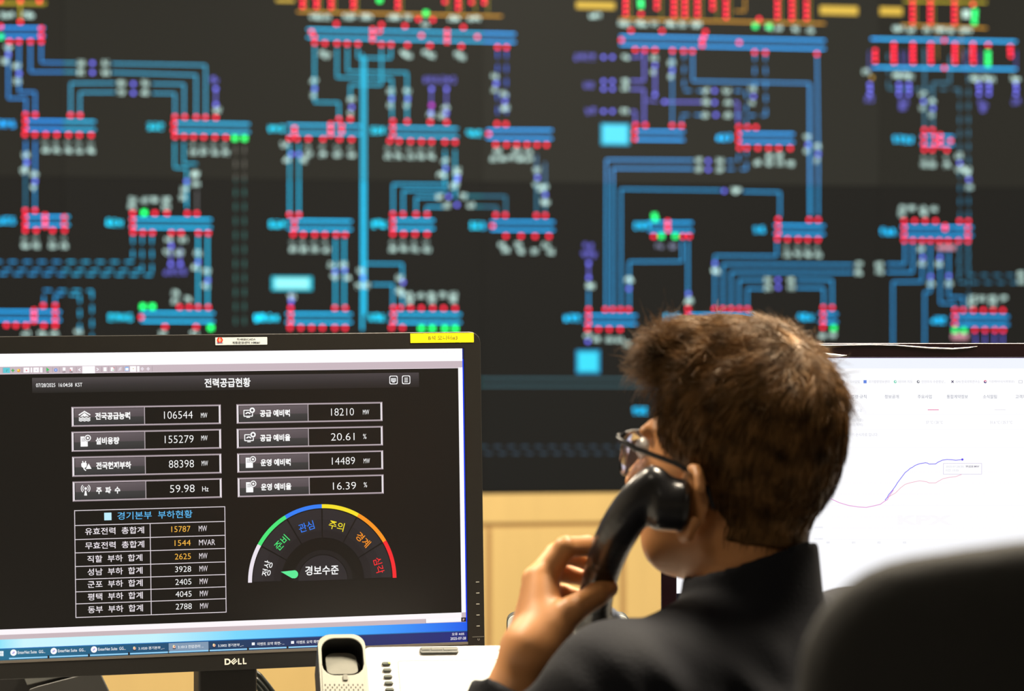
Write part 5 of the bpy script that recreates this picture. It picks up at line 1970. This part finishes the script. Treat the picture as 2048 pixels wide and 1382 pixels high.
for s in range(SEG + 1):
    w = wid * (1 - .85 * s / SEG)
    vs[:, 3 * s] = cen[s] - side * w[:, None]
    vs[:, 3 * s + 1] = cen[s] + side * w[:, None]
    vs[:, 3 * s + 2] = cen[s] + nn * (w * 1.4)[:, None]
fs = []
for s in range(SEG):
    for k in range(3):
        fs.append((3 * s + k, 3 * s + (k + 1) % 3, 3 * s + 3 + (k + 1) % 3, 3 * s + 3 + k))
fs = np.array(fs)
allf = (fs[None] + (np.arange(N) * (SEG + 1) * 3)[:, None, None]).reshape(-1, 4)
hair = link('hair', np_mesh('hair', [(hv, hf), (vs.reshape(-1, 3), allf)]), hair_m, person, True)
hair['label'] = 'short brown hair, tousled at the front'

# eyes and glasses
eye_m = mat('eye_white', (.7, .68, .65), .2)
for s in (-1, 1):
    b = bmesh.new()
    bmesh.ops.create_uvsphere(b, u_segments=16, v_segments=10, radius=.0115)
    me = bpy.data.meshes.new('eye')
    b.to_mesh(me)
    b.free()
    o = link('eye', me, eye_m, person, True)
    o.matrix_parent_inverse = Matrix.Identity(4)
    o.location = hw(.075, s * .032, -.004)
GD = -.005
gf = mat('glasses_black_frame', (0.012, 0.012, 0.013), .25, metal=.3)
gt = mat('glasses_bronze_rim', (0.45, 0.38, 0.26), .25, metal=.9)
gm = MB()
rim = []
for s in (-1, 1):
    pts = [hw(.0905 - .006 * max(0, s * b_) / .066 if False else .0945 - .013 * (abs(b_) / .066) ** 2, b_, .007 + .002 * math.sin(k)) for k, b_ in ((0, s * .010), (.8, s * .022), (1.6, s * .038), (2.4, s * .054), (3, s * .0665))]
    gm.tube(pts, [.0011, .0013, .0014, .0016, .0019], 8)
    gm.tube([hw(.0855, s * .0665, .007), hw(.082, s * .0715, .004), hw(.060, s * .0745, -.001), hw(.020, s * .0755, -.006), hw(-.004, s * .0760, -.012), hw(-.018, s * .0775, -.022), hw(-.026, s * .0765, -.038)], [.0022, .0028, .0026, .0023, .0022, .0022, .0015], 8)
gm.tube([hw(.0945, -.010, .007), hw(.1015, 0, .008), hw(.0945, .010, .007)], .0012, 8)
gl_ = gm.build('glasses', gf, person, smooth=True)
gl_['label'] = 'half-rim glasses with thin dark temples'
lens_m = mat('lens_glass', (.80, .80, .95), .03, trans=1.0)
lens_m.node_tree.nodes['Principled BSDF'].inputs['IOR'].default_value = 1.15
for s in (-1, 1):
    vs_, rim_p = [], []
    cy = .0385
    for k in range(28):
        t = 2 * math.pi * k / 28
        yb = cy + .0265 * math.cos(t) * (1 - .08 * (math.sin(t) < 0))
        zc_ = -.012 + .0195 * (abs(math.sin(t)) ** .8) * (1 if math.sin(t) > 0 else -1)
        rim_p.append(hw(.0945 - .013 * (yb / .066) ** 2, s * yb, zc_))
    MB().prism(rim_p, f2 * -.0016).build('lens', lens_m, gl_)
    o = MB().tube(rim_p[1:14], .0009, 6).build('rim', gt, gl_, smooth=True)

# ---------------------------------------------------------------- the lifted handset
hs_m = mat('handset_black_plastic', (0.010, 0.010, 0.012), .30, coat=.25)
hp = [A3(at(*p)) for p in ((1306, 960, 2.583), (1278, 998, 2.590), (1247, 1045, 2.606), (1221, 1095, 2.632), (1202, 1150, 2.664), (1190, 1202, 2.700), (1188, 1246, 2.728))]
rr = [.0125, .0165, .0175, .0165, .0155, .0155, .0165]


def smooth_path(P, n=4):
    P = [2 * P[0] - P[1]] + list(P) + [2 * P[-1] - P[-2]]
    out = []
    for i in range(1, len(P) - 2):
        for k in range(n):
            t = k / n
            out.append(.5 * (2 * P[i] + (P[i + 1] - P[i - 1]) * t + (2 * P[i - 1] - 5 * P[i] + 4 * P[i + 1] - P[i + 2]) * t * t
                             + (3 * P[i] - P[i - 1] - 3 * P[i + 1] + P[i + 2]) * t ** 3))
    return out + [P[-2]]


_p, _r = smooth_path(hp), smooth_path([np.array([x]) for x in rr])
HSEG = [(a, b, float(c[0]), float(d[0])) for a, b, c, d in zip(_p, _p[1:], _r, _r[1:])]
ear_t = A3(hw(-.002, .079, -.040))


def handset(P):
    d = None
    for (a, b, r0, r1) in HSEG:
        c = sd_cone(P, a, b, r0, r1)
        d = c if d is None else smin(d, c, .002)
    cup0 = A3(at(1328, 1008, 2.588))
    dr = ear_t - cup0
    dr /= np.linalg.norm(dr)
    q = P - (cup0 + dr * .006)
    ax = q @ dr
    rd = np.sqrt(np.maximum((q ** 2).sum(1) - ax ** 2, 0))
    # a squat rounded drum facing the ear
    qq = np.stack([rd - .0235 + .008, np.abs(ax) - .016 + .008], 1)
    dm = np.sqrt((np.maximum(qq, 0) ** 2).sum(1)) + np.minimum(qq.max(1), 0) - .008
    d = smin(d, dm, .012)
    m0 = hp[-1]
    dm2 = sd_cone(P, m0, m0 + np.array([.010, .004, -.002]), .0185, .0165)
    d = smin(d, dm2, .010)
    # flatten the outer back of the handle
    return d


av, af = surface(handset, (.04, 2.54, .97), (.17, 2.78, 1.16), .0022)
hs = link('telephone_handset', np_mesh('telephone_handset', [(av, af)]), hs_m, None, True)
tag(hs, 'black telephone handset held in the raised left hand against the ear', 'handset')

# ---------------------------------------------------------------- chairs
ch_f = mat('chair_black_fabric', (0.007, 0.007, 0.006), .85, noise=(60, .25, (1, 1, 1)), bump=(500, .4))
ch_p = mat('chair_black_plastic', (0.010, 0.010, 0.010), .4)
ch_s = mat('chair_steel', (.35, .35, .35), .3, metal=.9)


def office_chair(loc, yaw, top, width, label, arms_on=True, seat_z=.47):
    e = empty('office_chair', loc, label, 'chair')
    R3 = Matrix.Rotation(yaw, 3, 'Z')
    w = lambda x, y, z: loc + R3 @ Vector((x, y, z))
    RT = np.array([list(R3.col[0]), list(R3.col[1]), [0, 0, 1]])
    hh_ = (top - .56) / 2
    zc = .56 + hh_

    def back(P):
        q = (P - A3(loc)) @ RT.T
        x, y, z = q[:, 0], q[:, 1] + .0 - .9 * q[:, 0] ** 2, q[:, 2] - zc + np.where(q[:, 2] > zc, .55, 0) * q[:, 0] ** 2
        y = y - .18 * np.clip(-(z) * .0 + 0, 0, 1)
        Rr = .055
        qx, qz = np.abs(x) - (width / 2 - Rr), np.abs(z) - (hh_ - Rr)
        d2 = np.sqrt(np.maximum(qx, 0) ** 2 + np.maximum(qz, 0) ** 2) + np.minimum(np.maximum(qx, qz), 0) - Rr
        rr = .022
        a, b = d2 + rr, np.abs(y) - .030 + rr
        return (np.sqrt(np.maximum(a, 0) ** 2 + np.maximum(b, 0) ** 2) + np.minimum(np.maximum(a, b), 0) - rr) * .85
    c0 = np.array([loc.x, loc.y, zc])
    m = width / 2 + .08
    v, f = surface(back, c0 - np.array([m, m, hh_ + .03]), c0 + np.array([m, m, hh_ + .03]), .008)
    link('backrest', np_mesh('backrest', [(v, f)]), ch_f, e, True)

    def seat(P):
        q = (P - A3(loc)) @ RT.T
        return sd_box(q, (0, .26, seat_z), (.24, .235, .04), .035)
    c0 = A3(w(0, .27, seat_z))
    v, f = surface(seat, c0 - np.array([.40, .40, .06]), c0 + np.array([.40, .40, .06]), .01)
    link('seat', np_mesh('seat', [(v, f)]), ch_f, e, True)
    MB().tube([w(0, .10, .43), w(0, -.05, .44), w(0, -.075, .52), w(0, -.055, .70)], .018, 10).build('back_bracket', ch_p, e, smooth=True)
    if arms_on:
        for s in (-1, 1):
            MB().tube([w(s * .20, .22, .435), w(s * .285, .20, .45), w(s * .29, .17, .66), w(s * .29, .12, .675), w(s * .29, .34, .675)], .014, 8).build('armrest', ch_p, e, smooth=True)
    MB().tube([w(0, .24, .09), w(0, .24, .43)], .025, 14).build('column', ch_s, e, smooth=True)
    for k in range(5):
        t = 2 * math.pi * k / 5 + .3
        dx, dy = math.cos(t), math.sin(t)
        lg = MB().tube([w(0, .24, .10), w(dx * .27, .24 + dy * .27, .070)], [.022, .013], 8).build('leg', ch_p, e, smooth=True)
        a, b = w(dx * .28 - dy * .022, .24 + dy * .28 + dx * .022, .028), w(dx * .28 + dy * .022, .24 + dy * .28 - dx * .022, .028)
        MB().tube([a, b], .027, 14).build('caster', ch_p, lg)
    return e


office_chair(Vector((.402, 1.57, 0)), math.radians(-4), 1.158, .50, 'large black office chair back, blurred in the right foreground')
pc = bw(-.19, 0, 0)
office_chair(Vector((pc.x, pc.y, 0)), TB, .90, .44, 'black office chair the man is seated on, mostly hidden', False, .43)
